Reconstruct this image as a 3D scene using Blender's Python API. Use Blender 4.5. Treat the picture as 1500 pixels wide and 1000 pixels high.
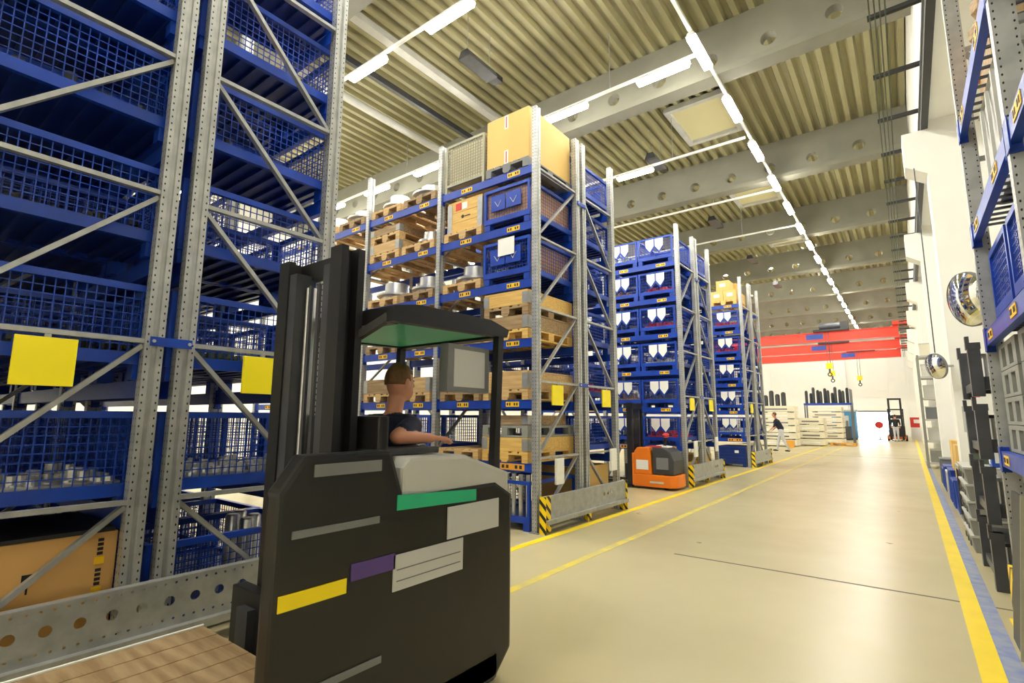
import bpy, bmesh, math, random
from mathutils import Vector, Matrix

for o in list(bpy.data.objects):
    bpy.data.objects.remove(o, do_unlink=True)
S = bpy.context.scene
COL = S.collection
RND = random.Random(7)

# ------------------------------------------------------------------ camera
CAM_H = 1.5
F_PX, PITCH, YAW, ROLL = 752.05, 0.145087, 0.653561, 0.00576
_fw = Vector((-math.sin(YAW) * math.cos(PITCH), math.cos(YAW) * math.cos(PITCH), math.sin(PITCH)))
_r = Vector((math.cos(YAW), math.sin(YAW), 0))
_u = _r.cross(_fw)
_r2 = _r * math.cos(ROLL) + _u * math.sin(ROLL)
_u2 = -_r * math.sin(ROLL) + _u * math.cos(ROLL)
cd = bpy.data.cameras.new('camera')
cam = bpy.data.objects.new('camera', cd)
COL.objects.link(cam)
M3 = Matrix((_r2, _u2, -_fw)).transposed()
cam.matrix_world = Matrix.Translation((0, 0, CAM_H)) @ M3.to_4x4()
cd.sensor_width = 36.0
cd.lens = F_PX / 1500 * 36.0
cd.clip_start = 0.05
cd.clip_end = 300
S.camera = cam

# ------------------------------------------------------------------ world and exposure
W = bpy.data.worlds.new('world')
S.world = W
W.use_nodes = True
W.node_tree.nodes['Background'].inputs[0].default_value = (0.86, 0.93, 1.0, 1)
W.node_tree.nodes['Background'].inputs[1].default_value = 6.0
S.view_settings.view_transform = 'Standard'
S.view_settings.look = 'None'
S.view_settings.gamma = 1.0
S.view_settings.use_curve_mapping = False
S.view_settings.exposure = 0.4
TUBE_POWER = 105.0          # emission of every fluorescent tube in the hall

# ------------------------------------------------------------------ materials
MATS = {}


def srgb(r, g, b):
    def f(c):
        c /= 255.0
        return c / 12.92 if c <= 0.04045 else ((c + 0.055) / 1.055) ** 2.4
    return (f(r), f(g), f(b), 1)


def mat(name, col, rough=0.5, metal=0.0, var=0.0, scale=8.0, stretch=(1, 1, 1), col2=None, bump=0.0, spec=0.5,
        emit=0.0, coat=0.0):
    m = bpy.data.materials.new(name)
    m.use_nodes = True
    nt = m.node_tree
    b = nt.nodes['Principled BSDF']
    b.inputs['Base Color'].default_value = col
    b.inputs['Roughness'].default_value = rough
    b.inputs['Metallic'].default_value = metal
    b.inputs['Specular IOR Level'].default_value = spec
    if coat:
        b.inputs['Coat Weight'].default_value = coat
        b.inputs['Coat Roughness'].default_value = 0.15
    if emit:
        b.inputs['Emission Color'].default_value = col
        b.inputs['Emission Strength'].default_value = emit
    if var or col2 or bump:
        tc = nt.nodes.new('ShaderNodeTexCoord')
        mp = nt.nodes.new('ShaderNodeMapping')
        mp.inputs['Scale'].default_value = stretch
        nz = nt.nodes.new('ShaderNodeTexNoise')
        nz.inputs['Scale'].default_value = scale
        nz.inputs['Detail'].default_value = 5
        nt.links.new(tc.outputs['Object'], mp.inputs[0])
        nt.links.new(mp.outputs[0], nz.inputs['Vector'])
        if var or col2:
            mx = nt.nodes.new('ShaderNodeMix')
            mx.data_type = 'RGBA'
            c2 = col2 or tuple(max(0, c * (1 - var)) for c in col[:3]) + (1,)
            rp = nt.nodes.new('ShaderNodeMapRange')
            rp.inputs['From Min'].default_value = 0.35
            rp.inputs['From Max'].default_value = 0.65
            nt.links.new(nz.outputs[0], rp.inputs[0])
            nt.links.new(rp.outputs[0], mx.inputs[0])
            mx.inputs[6].default_value = col
            mx.inputs[7].default_value = c2
            nt.links.new(mx.outputs[2], b.inputs['Base Color'])
        if bump:
            bp = nt.nodes.new('ShaderNodeBump')
            bp.inputs['Strength'].default_value = bump
            bp.inputs['Distance'].default_value = 0.01
            nt.links.new(nz.outputs[0], bp.inputs['Height'])
            nt.links.new(bp.outputs[0], b.inputs['Normal'])
    MATS[name] = m
    return m


mat('galv', srgb(176, 178, 176), 0.42, 0.55, 0.22, 9, (1, 1, 1))
mat('blue', srgb(16, 66, 176), 0.38, 0, 0.25, 5)
mat('blue_dark', srgb(14, 48, 128), 0.42, 0, 0.25, 5)
mat('yellow', srgb(250, 222, 10), 0.45)
mat('sign_yellow', srgb(255, 236, 8), 0.5)
mat('label_yellow', srgb(246, 196, 20), 0.5)
mat('label_orange', srgb(224, 160, 50), 0.5)
mat('black', srgb(24, 24, 26), 0.45)
mat('ink', srgb(30, 30, 34), 0.6)
mat('truck_black', srgb(30, 29, 28), 0.35, 0, 0.25, 4)
mat('dark_plastic', srgb(58, 60, 63), 0.5, 0, 0.15, 6)
mat('dark_steel', srgb(82, 84, 90), 0.4, 0.4, 0.2, 6)
mat('grey_plastic', srgb(146, 148, 142), 0.55, 0, 0.12, 6)
mat('light_grey', srgb(196, 196, 190), 0.5, 0, 0.08, 5)
mat('mid_grey', srgb(120, 122, 124), 0.5, 0, 0.1, 5)
mat('wood', srgb(214, 182, 128), 0.65, 0, 0.0, 3, (1, 8, 14), srgb(190, 152, 98), 0.15)
mat('wood_old', srgb(176, 150, 112), 0.7, 0, 0.0, 3, (1, 8, 14), srgb(142, 114, 78), 0.2)
mat('wood_yellow', srgb(232, 194, 112), 0.6, 0, 0.0, 3, (1, 8, 14), srgb(210, 166, 88), 0.1)
mat('card', srgb(214, 166, 98), 0.75, 0, 0.1, 2)
mat('card_yellow', srgb(226, 188, 112), 0.7, 0, 0.08, 2)
mat('liner', srgb(200, 156, 96), 0.8, 0, 0.12, 4)
mat('liner_beige', srgb(214, 204, 170), 0.8, 0, 0.08, 4)
mat('beige_steel', srgb(168, 166, 144), 0.5, 0.1, 0.1, 5)
mat('teal', srgb(40, 178, 130), 0.4)
mat('paper', srgb(240, 240, 234), 0.7)
mat('paper_grey', srgb(196, 196, 194), 0.7)
mat('red', srgb(214, 50, 40), 0.45)
mat('crane_red', srgb(226, 58, 32), 0.4, 0, 0.12, 1.5)
mat('orange', srgb(240, 128, 22), 0.38, 0, 0.06, 4)
mat('steel', srgb(222, 222, 220), 0.3, 0.85, 0.12, 12)
mat('wall', srgb(248, 247, 240), 0.8, 0, 0.04, 1.2)
mat('wall_panel', srgb(246, 246, 240), 0.6, 0, 0.03, 1.0)
mat('concrete', srgb(136, 134, 120), 0.75, 0, 0.12, 1.5, (1, 1, 1), None, 0.05)
mat('deck_sheet', srgb(160, 154, 116), 0.5, 0.0, 0.08, 1.0)
mat('cream', srgb(232, 226, 204), 0.6, 0, 0.06, 3)
mat('white', srgb(240, 240, 238), 0.5)
mat('navy', srgb(28, 32, 58), 0.85, 0, 0.2, 20, (1, 1, 1), None, 0.2)
mat('skin', srgb(206, 142, 112), 0.55, 0, 0.08, 12)
mat('hair', srgb(120, 84, 48), 0.7, 0, 0.3, 40)
mat('trouser', srgb(200, 202, 208), 0.85, 0, 0.12, 14)
mat('jacket_black', srgb(34, 36, 40), 0.85, 0, 0.2, 14)
mat('eye', srgb(40, 30, 26), 0.2)
mat('mirror', srgb(235, 238, 240), 0.03, 1.0)
mat('purple', srgb(84, 60, 130), 0.5)
mat('crate_blue', srgb(28, 72, 170), 0.45, 0, 0.15, 5)
mat('sky_blue', srgb(70, 150, 205), 0.45)
mat('roof_panel', srgb(214, 206, 160), 0.4)
mat('rubber', srgb(26, 26, 26), 0.7)
mat('cable_green', srgb(84, 96, 78), 0.6)
mat('pipe_yellow', srgb(214, 182, 60), 0.5)


def emission(name, col, strength):
    m = bpy.data.materials.new(name)
    m.use_nodes = True
    nt = m.node_tree
    nt.nodes.clear()
    e = nt.nodes.new('ShaderNodeEmission')
    o = nt.nodes.new('ShaderNodeOutputMaterial')
    e.inputs[0].default_value = col
    e.inputs[1].default_value = strength
    nt.links.new(e.outputs[0], o.inputs[0])
    MATS[name] = m


emission('tube', (1.0, 0.965, 0.86, 1), TUBE_POWER)


def math_node(nt, op, a, b=None):
    n = nt.nodes.new('ShaderNodeMath')
    n.operation = op
    for i, v in enumerate((a, b)):
        if v is None:
            continue
        if isinstance(v, (int, float)):
            n.inputs[i].default_value = v
        else:
            nt.links.new(v, n.inputs[i])
    return n.outputs[0]


def perforated(name, yoff, xoff, pitch, rad):
    """galvanised sheet with fine punched rows (pattern in the part's own coordinates)"""
    m = mat(name, srgb(184, 186, 184), 0.4, 0.55, 0.2, 9)
    nt = m.node_tree
    b = nt.nodes['Principled BSDF']
    src = b.inputs['Base Color'].links[0].from_socket
    tc = nt.nodes.new('ShaderNodeTexCoord')
    sp = nt.nodes.new('ShaderNodeSeparateXYZ')
    nt.links.new(tc.outputs['Object'], sp.inputs[0])
    z = math_node(nt, 'MULTIPLY', math_node(nt, 'SUBTRACT', math_node(nt, 'FRACT', math_node(nt, 'DIVIDE', sp.outputs[2], pitch)), 0.5), pitch * 0.62)
    z2 = math_node(nt, 'MULTIPLY', z, z)
    ds = []
    for s, off in ((sp.outputs[1], yoff), (sp.outputs[0], xoff)):
        d = math_node(nt, 'SUBTRACT', math_node(nt, 'ABSOLUTE', s), off)
        d2 = math_node(nt, 'ADD', math_node(nt, 'MULTIPLY', d, d), z2)
        ds.append(d2)
    mn = math_node(nt, 'MINIMUM', ds[0], ds[1])
    hole = math_node(nt, 'LESS_THAN', mn, rad * rad)
    mx = nt.nodes.new('ShaderNodeMix')
    mx.data_type = 'RGBA'
    nt.links.new(hole, mx.inputs[0])
    nt.links.new(src, mx.inputs[6])
    mx.inputs[7].default_value = srgb(46, 46, 44)
    nt.links.new(mx.outputs[2], b.inputs['Base Color'])
    return m


perforated('galv_holes', 0.040, 0.020, 0.05, 0.0048)
perforated('galv_holes_wall', 0.020, 0.040, 0.05, 0.0048)


def stripes(name):
    """yellow and black diagonal warning stripes"""
    m = mat(name, srgb(250, 214, 10), 0.45)
    nt = m.node_tree
    b = nt.nodes['Principled BSDF']
    tc = nt.nodes.new('ShaderNodeTexCoord')
    sp = nt.nodes.new('ShaderNodeSeparateXYZ')
    nt.links.new(tc.outputs['Object'], sp.inputs[0])
    a = math_node(nt, 'ADD', math_node(nt, 'ADD', sp.outputs[0], sp.outputs[1]), sp.outputs[2])
    fr = math_node(nt, 'FRACT', math_node(nt, 'DIVIDE', a, 0.15))
    h = math_node(nt, 'LESS_THAN', fr, 0.4)
    mx = nt.nodes.new('ShaderNodeMix')
    mx.data_type = 'RGBA'
    nt.links.new(h, mx.inputs[0])
    mx.inputs[6].default_value = srgb(250, 214, 10)
    mx.inputs[7].default_value = srgb(30, 30, 28)
    nt.links.new(mx.outputs[2], b.inputs['Base Color'])


stripes('hazard')


def floor_mat():
    m = mat('floor_epoxy', srgb(190, 180, 142), 0.3, 0, 0.0, 0.35, (1, 1, 1), srgb(176, 164, 124), 0.0, 0.5)
    nt = m.node_tree
    b = nt.nodes['Principled BSDF']
    n2 = nt.nodes.new('ShaderNodeTexNoise')
    n2.inputs['Scale'].default_value = 2.2
    n2.inputs['Detail'].default_value = 8
    tc = nt.nodes.new('ShaderNodeTexCoord')
    nt.links.new(tc.outputs['Object'], n2.inputs['Vector'])
    mr = nt.nodes.new('ShaderNodeMapRange')
    mr.inputs['To Min'].default_value = 0.22
    mr.inputs['To Max'].default_value = 0.42
    nt.links.new(n2.outputs[0], mr.inputs[0])
    nt.links.new(mr.outputs[0], b.inputs['Roughness'])


floor_mat()
mat('line_yellow', srgb(244, 214, 30), 0.4, 0, 0.1, 3)
mat('line_worn', srgb(226, 204, 70), 0.4, 0, 0.0, 6, (1, 1, 1), srgb(198, 186, 120))
mat('line_blue', srgb(112, 128, 176), 0.45, 0, 0.0, 9, (1, 1, 1), srgb(150, 156, 170))
mat('joint', srgb(104, 98, 82), 0.7)


# ------------------------------------------------------------------ mesh helpers
class MB:
    def __init__(self):
        self.v = []
        self.f = []
        self.mi = []
        self.cur = 0

    def add(self, vs, fs):
        n = len(self.v)
        self.v += [tuple(p) for p in vs]
        for f in fs:
            self.f.append(tuple(i + n for i in f))
            self.mi.append(self.cur)
        return self

    def m(self, i):
        self.cur = i
        return self

    def box(self, x0, x1, y0, y1, z0, z1):
        vs = [(x0, y0, z0), (x1, y0, z0), (x1, y1, z0), (x0, y1, z0), (x0, y0, z1), (x1, y0, z1), (x1, y1, z1), (x0, y1, z1)]
        return self.add(vs, [(0, 3, 2, 1), (4, 5, 6, 7), (0, 1, 5, 4), (1, 2, 6, 5), (2, 3, 7, 6), (3, 0, 4, 7)])

    def bar(self, p, q, w, h, up=(0, 0, 1)):
        p, q = Vector(p), Vector(q)
        d = (q - p).normalized()
        u = Vector(up)
        s = d.cross(u)
        if s.length < 1e-4:
            s = d.cross(Vector((0, 1, 0)))
        s.normalize()
        t = s.cross(d)
        s *= w / 2
        t *= h / 2
        vs = []
        for c in (p, q):
            vs += [c - s - t, c + s - t, c + s + t, c - s + t]
        return self.add(vs, [(0, 3, 2, 1), (4, 5, 6, 7), (0, 1, 5, 4), (1, 2, 6, 5), (2, 3, 7, 6), (3, 0, 4, 7)])

    def cyl(self, p, q, r, n=12, r2=None, caps=True):
        p, q = Vector(p), Vector(q)
        r2 = r if r2 is None else r2
        d = (q - p).normalized()
        a = d.orthogonal().normalized()
        b = d.cross(a)
        vs = []
        for c, rr in ((p, r), (q, r2)):
            for i in range(n):
                t = 2 * math.pi * i / n
                vs.append(c + (a * math.cos(t) + b * math.sin(t)) * rr)
        fs = [(i, (i + 1) % n, n + (i + 1) % n, n + i) for i in range(n)]
        if caps:
            fs += [tuple(range(n))[::-1], tuple(range(n, 2 * n))]
        return self.add(vs, fs)

    def lathe(self, prof, c=(0, 0, 0), n=24, axis='z'):
        vs = []
        for r, z in prof:
            for i in range(n):
                t = 2 * math.pi * i / n
                a, b = r * math.cos(t), r * math.sin(t)
                p = (a, b, z) if axis == 'z' else ((a, z, b) if axis == 'y' else (z, a, b))
                vs.append((c[0] + p[0], c[1] + p[1], c[2] + p[2]))
        fs = []
        for k in range(len(prof) - 1):
            for i in range(n):
                j = (i + 1) % n
                fs.append((k * n + i, k * n + j, (k + 1) * n + j, (k + 1) * n + i))
        return self.add(vs, fs)

    def prism(self, poly, axis, a0, a1):
        def P(u, w, a):
            return {'x': (a, u, w), 'y': (u, a, w), 'z': (u, w, a)}[axis]
        n = len(poly)
        vs = [P(u, w, a0) for u, w in poly] + [P(u, w, a1) for u, w in poly]
        fs = [tuple(range(n))[::-1], tuple(range(n, 2 * n))] + [(i, (i + 1) % n, n + (i + 1) % n, n + i) for i in range(n)]
        return self.add(vs, fs)

    def ell(self, c, r, n=14, rot=None):
        c = Vector(c)
        vs = [];fs = []
        rings = n // 2 + 1
        for k in range(rings + 1):
            ph = math.pi * k / rings
            for i in range(n):
                t = 2 * math.pi * i / n
                p = Vector((r[0] * math.sin(ph) * math.cos(t), r[1] * math.sin(ph) * math.sin(t), r[2] * math.cos(ph)))
                if rot is not None:
                    p = rot @ p
                vs.append(c + p)
        for k in range(rings):
            for i in range(n):
                j = (i + 1) % n
                fs.append((k * n + i, (k + 1) * n + i, (k + 1) * n + j, k * n + j))
        return self.add(vs, fs)

    def mesh(self, name, mats, smooth=False, bevel=0.0, merge=False):
        me = bpy.data.meshes.new(name)
        me.from_pydata(self.v, [], self.f)
        if isinstance(mats, str):
            mats = [mats]
        for mm in mats:
            me.materials.append(MATS[mm])
        if len(mats) > 1:
            me.polygons.foreach_set('material_index', self.mi)
        bm = bmesh.new()
        bm.from_mesh(me)
        if merge:
            bmesh.ops.remove_doubles(bm, verts=bm.verts, dist=1e-5)
        if bevel:
            es = [e for e in bm.edges if e.is_manifold and e.calc_face_angle(0) > 0.6]
            bmesh.ops.bevel(bm, geom=es, offset=bevel, segments=2, profile=0.7, affect='EDGES', clamp_overlap=True)
        bmesh.ops.recalc_face_normals(bm, faces=bm.faces)
        bm.to_mesh(me)
        bm.free()
        if smooth:
            me.polygons.foreach_set('use_smooth', [True] * len(me.polygons))
            try:
                me.set_sharp_from_angle(angle=0.7)
            except Exception:
                pass
        me.update()
        return me

    def build(self, name, mats, parent=None, loc=(0, 0, 0), smooth=False, bevel=0.0, rz=0.0):
        return obj(name, self.mesh(name, mats, smooth, bevel), parent, loc, rz)


def obj(name, me, parent=None, loc=(0, 0, 0), rz=0.0):
    o = bpy.data.objects.new(name, me)
    COL.objects.link(o)
    if parent is not None:
        o.parent = parent
    o.location = loc
    if rz:
        o.rotation_euler = (0, 0, rz)
    return o


def thing(name, label, cat, loc=(0, 0, 0), rz=0.0, group=None):
    o = bpy.data.objects.new(name, None)
    COL.objects.link(o)
    o.location = loc
    o.rotation_euler = (0, 0, rz)
    o.empty_display_size = 0.1
    return tag(o, label, cat, group)


def tag(o, label, cat, group=None):
    o['label'] = label
    o['category'] = cat
    if group:
        o['group'] = group
    return o


def struct(o, label=None):
    o['kind'] = 'structure'
    if label:
        o['label'] = label
    return o


CACHE = {}


def cached(key, fn):
    if key not in CACHE:
        CACHE[key] = fn()
    return CACHE[key]


def plate_mesh(name, outline, holes, thick, mt):
    """flat plate with real holes: outline and holes are 2D loops, plate lies in local XY"""
    cu = bpy.data.curves.new(name, 'CURVE')
    cu.dimensions = '2D'
    cu.fill_mode = 'BOTH'
    cu.extrude = thick / 2
    for loop in [outline] + holes:
        sp = cu.splines.new('POLY')
        sp.points.add(len(loop) - 1)
        for p, q in zip(sp.points, loop):
            p.co = (q[0], q[1], 0, 1)
        sp.use_cyclic_u = True
    o = bpy.data.objects.new(name, cu)
    COL.objects.link(o)
    dg = bpy.context.evaluated_depsgraph_get()
    me = bpy.data.meshes.new_from_object(o.evaluated_get(dg))
    bpy.data.objects.remove(o)
    me.materials.clear()
    me.materials.append(MATS[mt])
    me.name = name
    return me


def circle(cx, cy, r, n=20, sy=1.0):
    return [(cx + r * math.cos(2 * math.pi * i / n), cy + r * sy * math.sin(2 * math.pi * i / n)) for i in range(n)]


# ================================================================== THE HALL
HX0, HX1 = -19.0, 1.75
HY0, HY1 = -7.0, 54.0
DECK = 9.75
GIR_LOW = 8.55
GIR_Y = [10.5 + 5.9 * k for k in range(-2, 8)]
AISLE_X = -3.94

struct(MB().box(HX0, HX1, HY0, HY1, -0.2, 0).build('floor', 'floor_epoxy'), 'glossy beige epoxy hall floor')


def floor_strip(name, x0, x1, y0, y1, m, label, z=0.002):
    o = MB().box(x0, x1, y0, y1, 0.0, z).build(name, m)
    return struct(o, label)


floor_strip('trim_1', -3.78, -3.67, 2.7, 48, 'line_yellow', 'yellow floor line along the ends of the left racks')
floor_strip('trim_2', -2.93, -2.84, 2.6, 50, 'line_worn', 'worn yellow floor line in the middle of the aisle')
floor_strip('trim_3', 0.21, 0.33, -4, 50, 'line_yellow', 'broad yellow floor line on the right of the aisle')
floor_strip('trim_4', 0.33, 0.43, -4, 24, 'line_blue', 'faded blue floor line beside the yellow line')
floor_strip('trim_5', -2.2, 1.2, 5.85, 5.88, 'joint', 'dark expansion joint across the near floor', 0.0015)
floor_strip('trim_6', -9, 1.7, 24.9, 24.96, 'joint', 'dark expansion joint across the far floor', 0.0015)

# --- ceiling: trapezoidal sheet, one mesh, ribs along the hall
mb = MB()
pts = []
x = HX0
while x < HX1 + 0.3:
    pts += [(x, DECK), (x + 0.11, DECK), (x + 0.15, DECK + 0.13), (x + 0.26, DECK + 0.13)]
    x += 0.30
vs = [(a, HY0, z) for a, z in pts] + [(a, HY1, z) for a, z in pts]
n = len(pts)
mb.add(vs, [(i, i + 1, n + i + 1, n + i) for i in range(n - 1)])
mb.box(HX0, HX1 + .4, HY0, HY1, DECK + 0.16, DECK + 0.3)
ceiling = struct(mb.build('ceiling', 'deck_sheet'), 'beige trapezoidal sheet metal roof deck')

# --- girders with round holes
gl = HX0 - HX1
hole_x = [-0.47 - 1.12 * k for k in range(17)]


def girder_mesh():
    out = [(HX0, GIR_LOW + .12), (0.62, GIR_LOW + .12), (0.62, DECK), (HX0, DECK)]
    holes = [circle(hx, 8.97, 0.15, 18) for hx in hole_x if abs((hx + .47) / 1.12 % 3) < 2.5]
    me = plate_mesh('girder', out, holes, 0.22, 'concrete')
    return me


gm = girder_mesh()
for gy in GIR_Y:
    g = obj('girder', gm, ceiling)
    g.location = (0, gy, 0)
    g.rotation_euler = (math.pi / 2, 0, 0)
    fl = MB().box(HX0, 0.62, -0.2, 0.2, GIR_LOW, GIR_LOW + 0.125).build('girder_flange', 'concrete', ceiling)
    fl.location = (0, gy, 0)

# --- walls
wr = MB().box(HX1, HX1 + 0.25, HY0, HY1, 0, 6.3)
wr.box(0.64, HX1 + 0.25, HY0, HY1, 6.3, DECK + 0.15)
struct(wr.build('wall_right', 'wall'), 'white right-hand hall wall')
struct(MB().box(HX0 - 0.25, HX0, HY0, HY1, 0, DECK + .15).build('wall_left', 'wall'), 'white wall beyond the left racks')
struct(MB().box(HX0, HX1, HY0 - 0.25, HY0, 0, DECK + .15).build('wall_back', 'wall'), 'white wall behind the viewer')
# far wall of cladding panels with an open gateway
DX0, DX1, DZ = -4.1, -1.15, 2.05
fw_ = MB()
fw_.box(HX0, DX0, HY1, HY1 + .25, 0, DECK + .15)
fw_.box(DX1, HX1, HY1, HY1 + .25, 0, DECK + .15)
fw_.box(DX0, DX1, HY1, HY1 + .25, DZ + 2.4, DECK + .15)
far_wall = struct(fw_.build('wall_far', 'wall_panel'), 'white far wall with open gateway')
pm = MB().box(-0.59, 0.59, -0.03, 0, 0, 7.6).mesh('wall_panel', 'wall_panel', bevel=0.01)
for k in range(15):
    cx = -4.75 - 1.2 * k
    if cx < HX0 + .7:
        break
    obj('wall_panel', pm, far_wall, (cx, HY1, 0.02))
for cx in (-0.5, 0.7):
    obj('wall_panel', pm, far_wall, (cx, HY1, 0.02))
MB().box(-4.5, -4.12, HY1 - .35, HY1 - .031, 0, 8.2).build('pilaster', 'white', far_wall)
dr = struct(MB().box(DX0, DX1, HY1 + .02, HY1 + .1, DZ + .12, DZ + 2.4).build('door_1', 'wall_panel'), 'raised sectional gate above bright far doorway')
dm = MB().box(DX0 + .02, DX1 - .02, HY1 - .02, HY1 + .02, 0, .56).mesh('door_section', 'wall_panel', bevel=0.008)
for k in range(4):
    obj('door_section', dm, dr, (0, 0, DZ + .13 + k * .57))
MB().box(DX0, DX1, HY1 - .02, HY1 + .1, DZ, DZ + .12).build('door_edge', 'mid_grey', dr)
struct(MB().box(-30, 20, HY1 + .25, HY1 + 30, -0.2, -0.01).build('yard_ground', 'light_grey'), 'bright paved yard outside the far gate')

# --- columns with crane corbels on the right wall
cm = MB()
cm.box(0.57, 1.749, -0.25, 0.25, 0, 6.3)
cm.prism([(0.57, 5.42), (0.29, 5.6), (0.29, 6.17), (0.57, 6.17)], 'y', -0.25, 0.25)
col_me = cm.mesh('column', 'wall')
for i, gy in enumerate(GIR_Y):
    if gy < 10:
        continue
    o = obj('column', col_me, None, (0, gy, 0))
    struct(o, 'white concrete wall column with crane corbel')

# --- skylights
for k, (sy) in enumerate((13.75, 19.6, 25.5)):
    o = MB()
    for (a, b, c, d) in ((-4.6, -3.05, 0, .14), (-4.6, -3.05, 2.0, 2.14), (-4.6, -4.46, .14, 2.0), (-3.19, -3.05, .14, 2.0)):
        o.box(a, b, sy - 1.07 + c, sy - 1.07 + d, DECK - .12, DECK + .02)
    s = struct(o.build('window_%d' % (k + 1), 'light_grey'), 'roof light frame set in the roof deck')
    MB().box(-4.46, -3.19, sy - .93, sy + .93, DECK - .03, DECK - .005).build('pane', 'roof_panel', s)

# --- crane runway on the right wall: rail, brackets, four conductor bars
rw = thing('crane_runway', 'black steel crane rail with ladder-like brackets along the right wall', 'crane rail', (0, 0, 0))
MB().box(0.545, 0.635, HY0 + .1, HY1 - .1, 6.17, 6.55).build('rail', 'black', rw)
for i in range(4):
    MB().box(0.02 + i * .055, 0.036 + i * .055, HY0 + .1, HY1 - .1, 6.63, 6.66).build('conductor_bar', 'cable_green', rw)
bkm = MB().box(0.0, 0.63, -0.03, 0.03, 6.665, 6.72).box(0.58, 0.62, -.03, .03, 6.5, 6.67).mesh('bracket', 'black')
for k in range(32):
    y = 3.2 + k * 1.48
    if y < HY1 - 1:
        obj('bracket', bkm, rw, (0, y, 0))

# --- ceiling lights
LZ = 8.3
tube_me = MB().box(-0.52, 0.52, -0.075, 0.075, -0.03, 0.03).mesh('tube', 'tube', bevel=0.012)
house_me = MB().prism([(-0.09, 0.032), (0.09, 0.032), (0.05, 0.10), (-0.05, 0.10)], 'x', -0.54, 0.54).mesh('housing', 'white')


def luminaire(x, y, along_y, label, group):
    t = thing('ceiling_light', label, 'light', (x, y, LZ), math.pi / 2 if along_y else 0, group)
    obj('housing', house_me, t)
    obj('tube', tube_me, t)


def ordn(k):
    return ['first', 'second', 'third', 'fourth', 'fifth', 'sixth', 'seventh', 'eighth', 'ninth', 'tenth', 'eleventh', 'twelfth',
            'thirteenth', 'fourteenth', 'fifteenth', 'sixteenth', 'seventeenth', 'eighteenth', 'nineteenth', 'twentieth'][k]


tr = MB().box(-2.59, -2.53, HY0 + .5, 51, LZ + .101, LZ + .15)
trk = tag(tr.build('light_track', 'white'), 'long white light track running above the main aisle', 'light track')
for gy in GIR_Y:
    MB().cyl((-2.56, gy, LZ + .15), (-2.56, gy, GIR_LOW), .012, 6).build('hanger', 'galv', trk)
kk = 0
for k in range(-6, 19):
    y = 9.13 + 2.283 * k
    if k < 0:
        luminaire(-2.56, y, True, 'ceiling light of the aisle row, out of view behind the viewer', 'aisle lights behind viewer')
    else:
        luminaire(-2.56, y, True, 'glowing tube light over the aisle, %s in the long row' % ordn(k), 'aisle row of ceiling lights')
for j, (y, nm, ks) in enumerate(((5.63, 'nearest cross row', range(0, 6)), (9.28, 'second cross row', range(0, 7)), (13.0, 'third cross row', range(1, 7)),
                                 (16.7, 'fourth cross row', range(3, 7)), (20.4, 'fifth cross row', range(3, 7)), (29.2, 'added hidden sixth cross row', range(0, 7)),
                                 (35.1, 'added hidden seventh cross row', range(0, 7)), (41.0, 'added hidden eighth cross row', range(0, 7)), (46.9, 'added hidden ninth cross row', range(0, 7)),
                                 (1.9, 'cross row over nearest rack', range(0, 7)))):
    LZ = 9.35 if y > 25 else 8.3        # added rows, out of sight between the girders, to brighten the far hall
    c = MB().box(-18.5, -2.66, y - .03, y + .03, LZ + .101, LZ + .15)
    tk = tag(c.build('light_track', 'white'), 'white light track across the hall, %s of lights' % nm, 'light track')
    for hx in (-4.5, -11, -17):
        MB().cyl((hx, y, LZ + .15), (hx, y, DECK), .012, 6).build('hanger', 'galv', tk)
    for k in ks:
        luminaire(-3.35 - 2.25 * k if y != 5.63 else -5.72 - 2.25 * k, y, False,
                  'glowing tube light in the %s, %s from the aisle' % (nm, ordn(k)), 'cross rows of ceiling lights')

LZ = 8.3
# pipes, cable ladder and heater under the deck
tag(MB().box(-8.15, -7.95, 4.85, 10.25, 9.25, 9.4).build('ceiling_duct', 'light_grey'), 'grey duct under the roof deck left of the heater', 'duct')
tag(MB().cyl((-10.4, 4.85, 9.3), (-10.4, 10.25, 9.3), .1, 12).build('ceiling_pipe', 'light_grey', smooth=True), 'grey pipe under the roof deck near the left wall', 'pipe')
tag(MB().box(-9.4, -9.3, 4.85, 10.25, 9.35, 9.5).build('cable_ladder', 'dark_steel'), 'dark cable ladder between duct and pipe under roof', 'cable ladder')
tag(MB().cyl((-5.9, 6.4, 9.25), (-1.4, 6.4, 9.25), .025, 8).build('gas_pipe', 'pipe_yellow'), 'thin yellow gas pipe leading to the roof heater', 'pipe')


def heater(x, y, label):
    h = thing('roof_heater', label, 'heater', (x, y, 8.75), 0, 'radiant heaters under the roof')
    MB().prism([(-.16, 0), (.16, 0), (.09, .16), (-.09, .16)], 'y', -.45, .45).build('hood', 'dark_steel', h)
    MB().box(-.11, .11, .45, .68, .02, .14).build('burner', 'black', h)
    for yy in (-.35, .35):
        MB().cyl((0, yy, .16), (0, yy, DECK - 8.75), .008, 6).build('hanger', 'galv', h)


heater(-6.6, 7.4, 'dark radiant heater hanging under the roof above the tallest cardboard box')
for i, yy in enumerate((13.6, 19.4, 25.2, 31)):
    heater(-5.2, yy, 'dark radiant heater under the roof, %s one down the aisle' % ordn(i + 1))

# ================================================================== RACKS
LEV = [0.88, 1.73, 2.58, 3.43, 4.28, 5.13]      # tops of the beams
BAY = 1.92
UPX = 0.08
ORD = ['floor', 'first shelf', 'second shelf', 'third shelf', 'fourth shelf', 'fifth shelf', 'top shelf']


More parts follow.
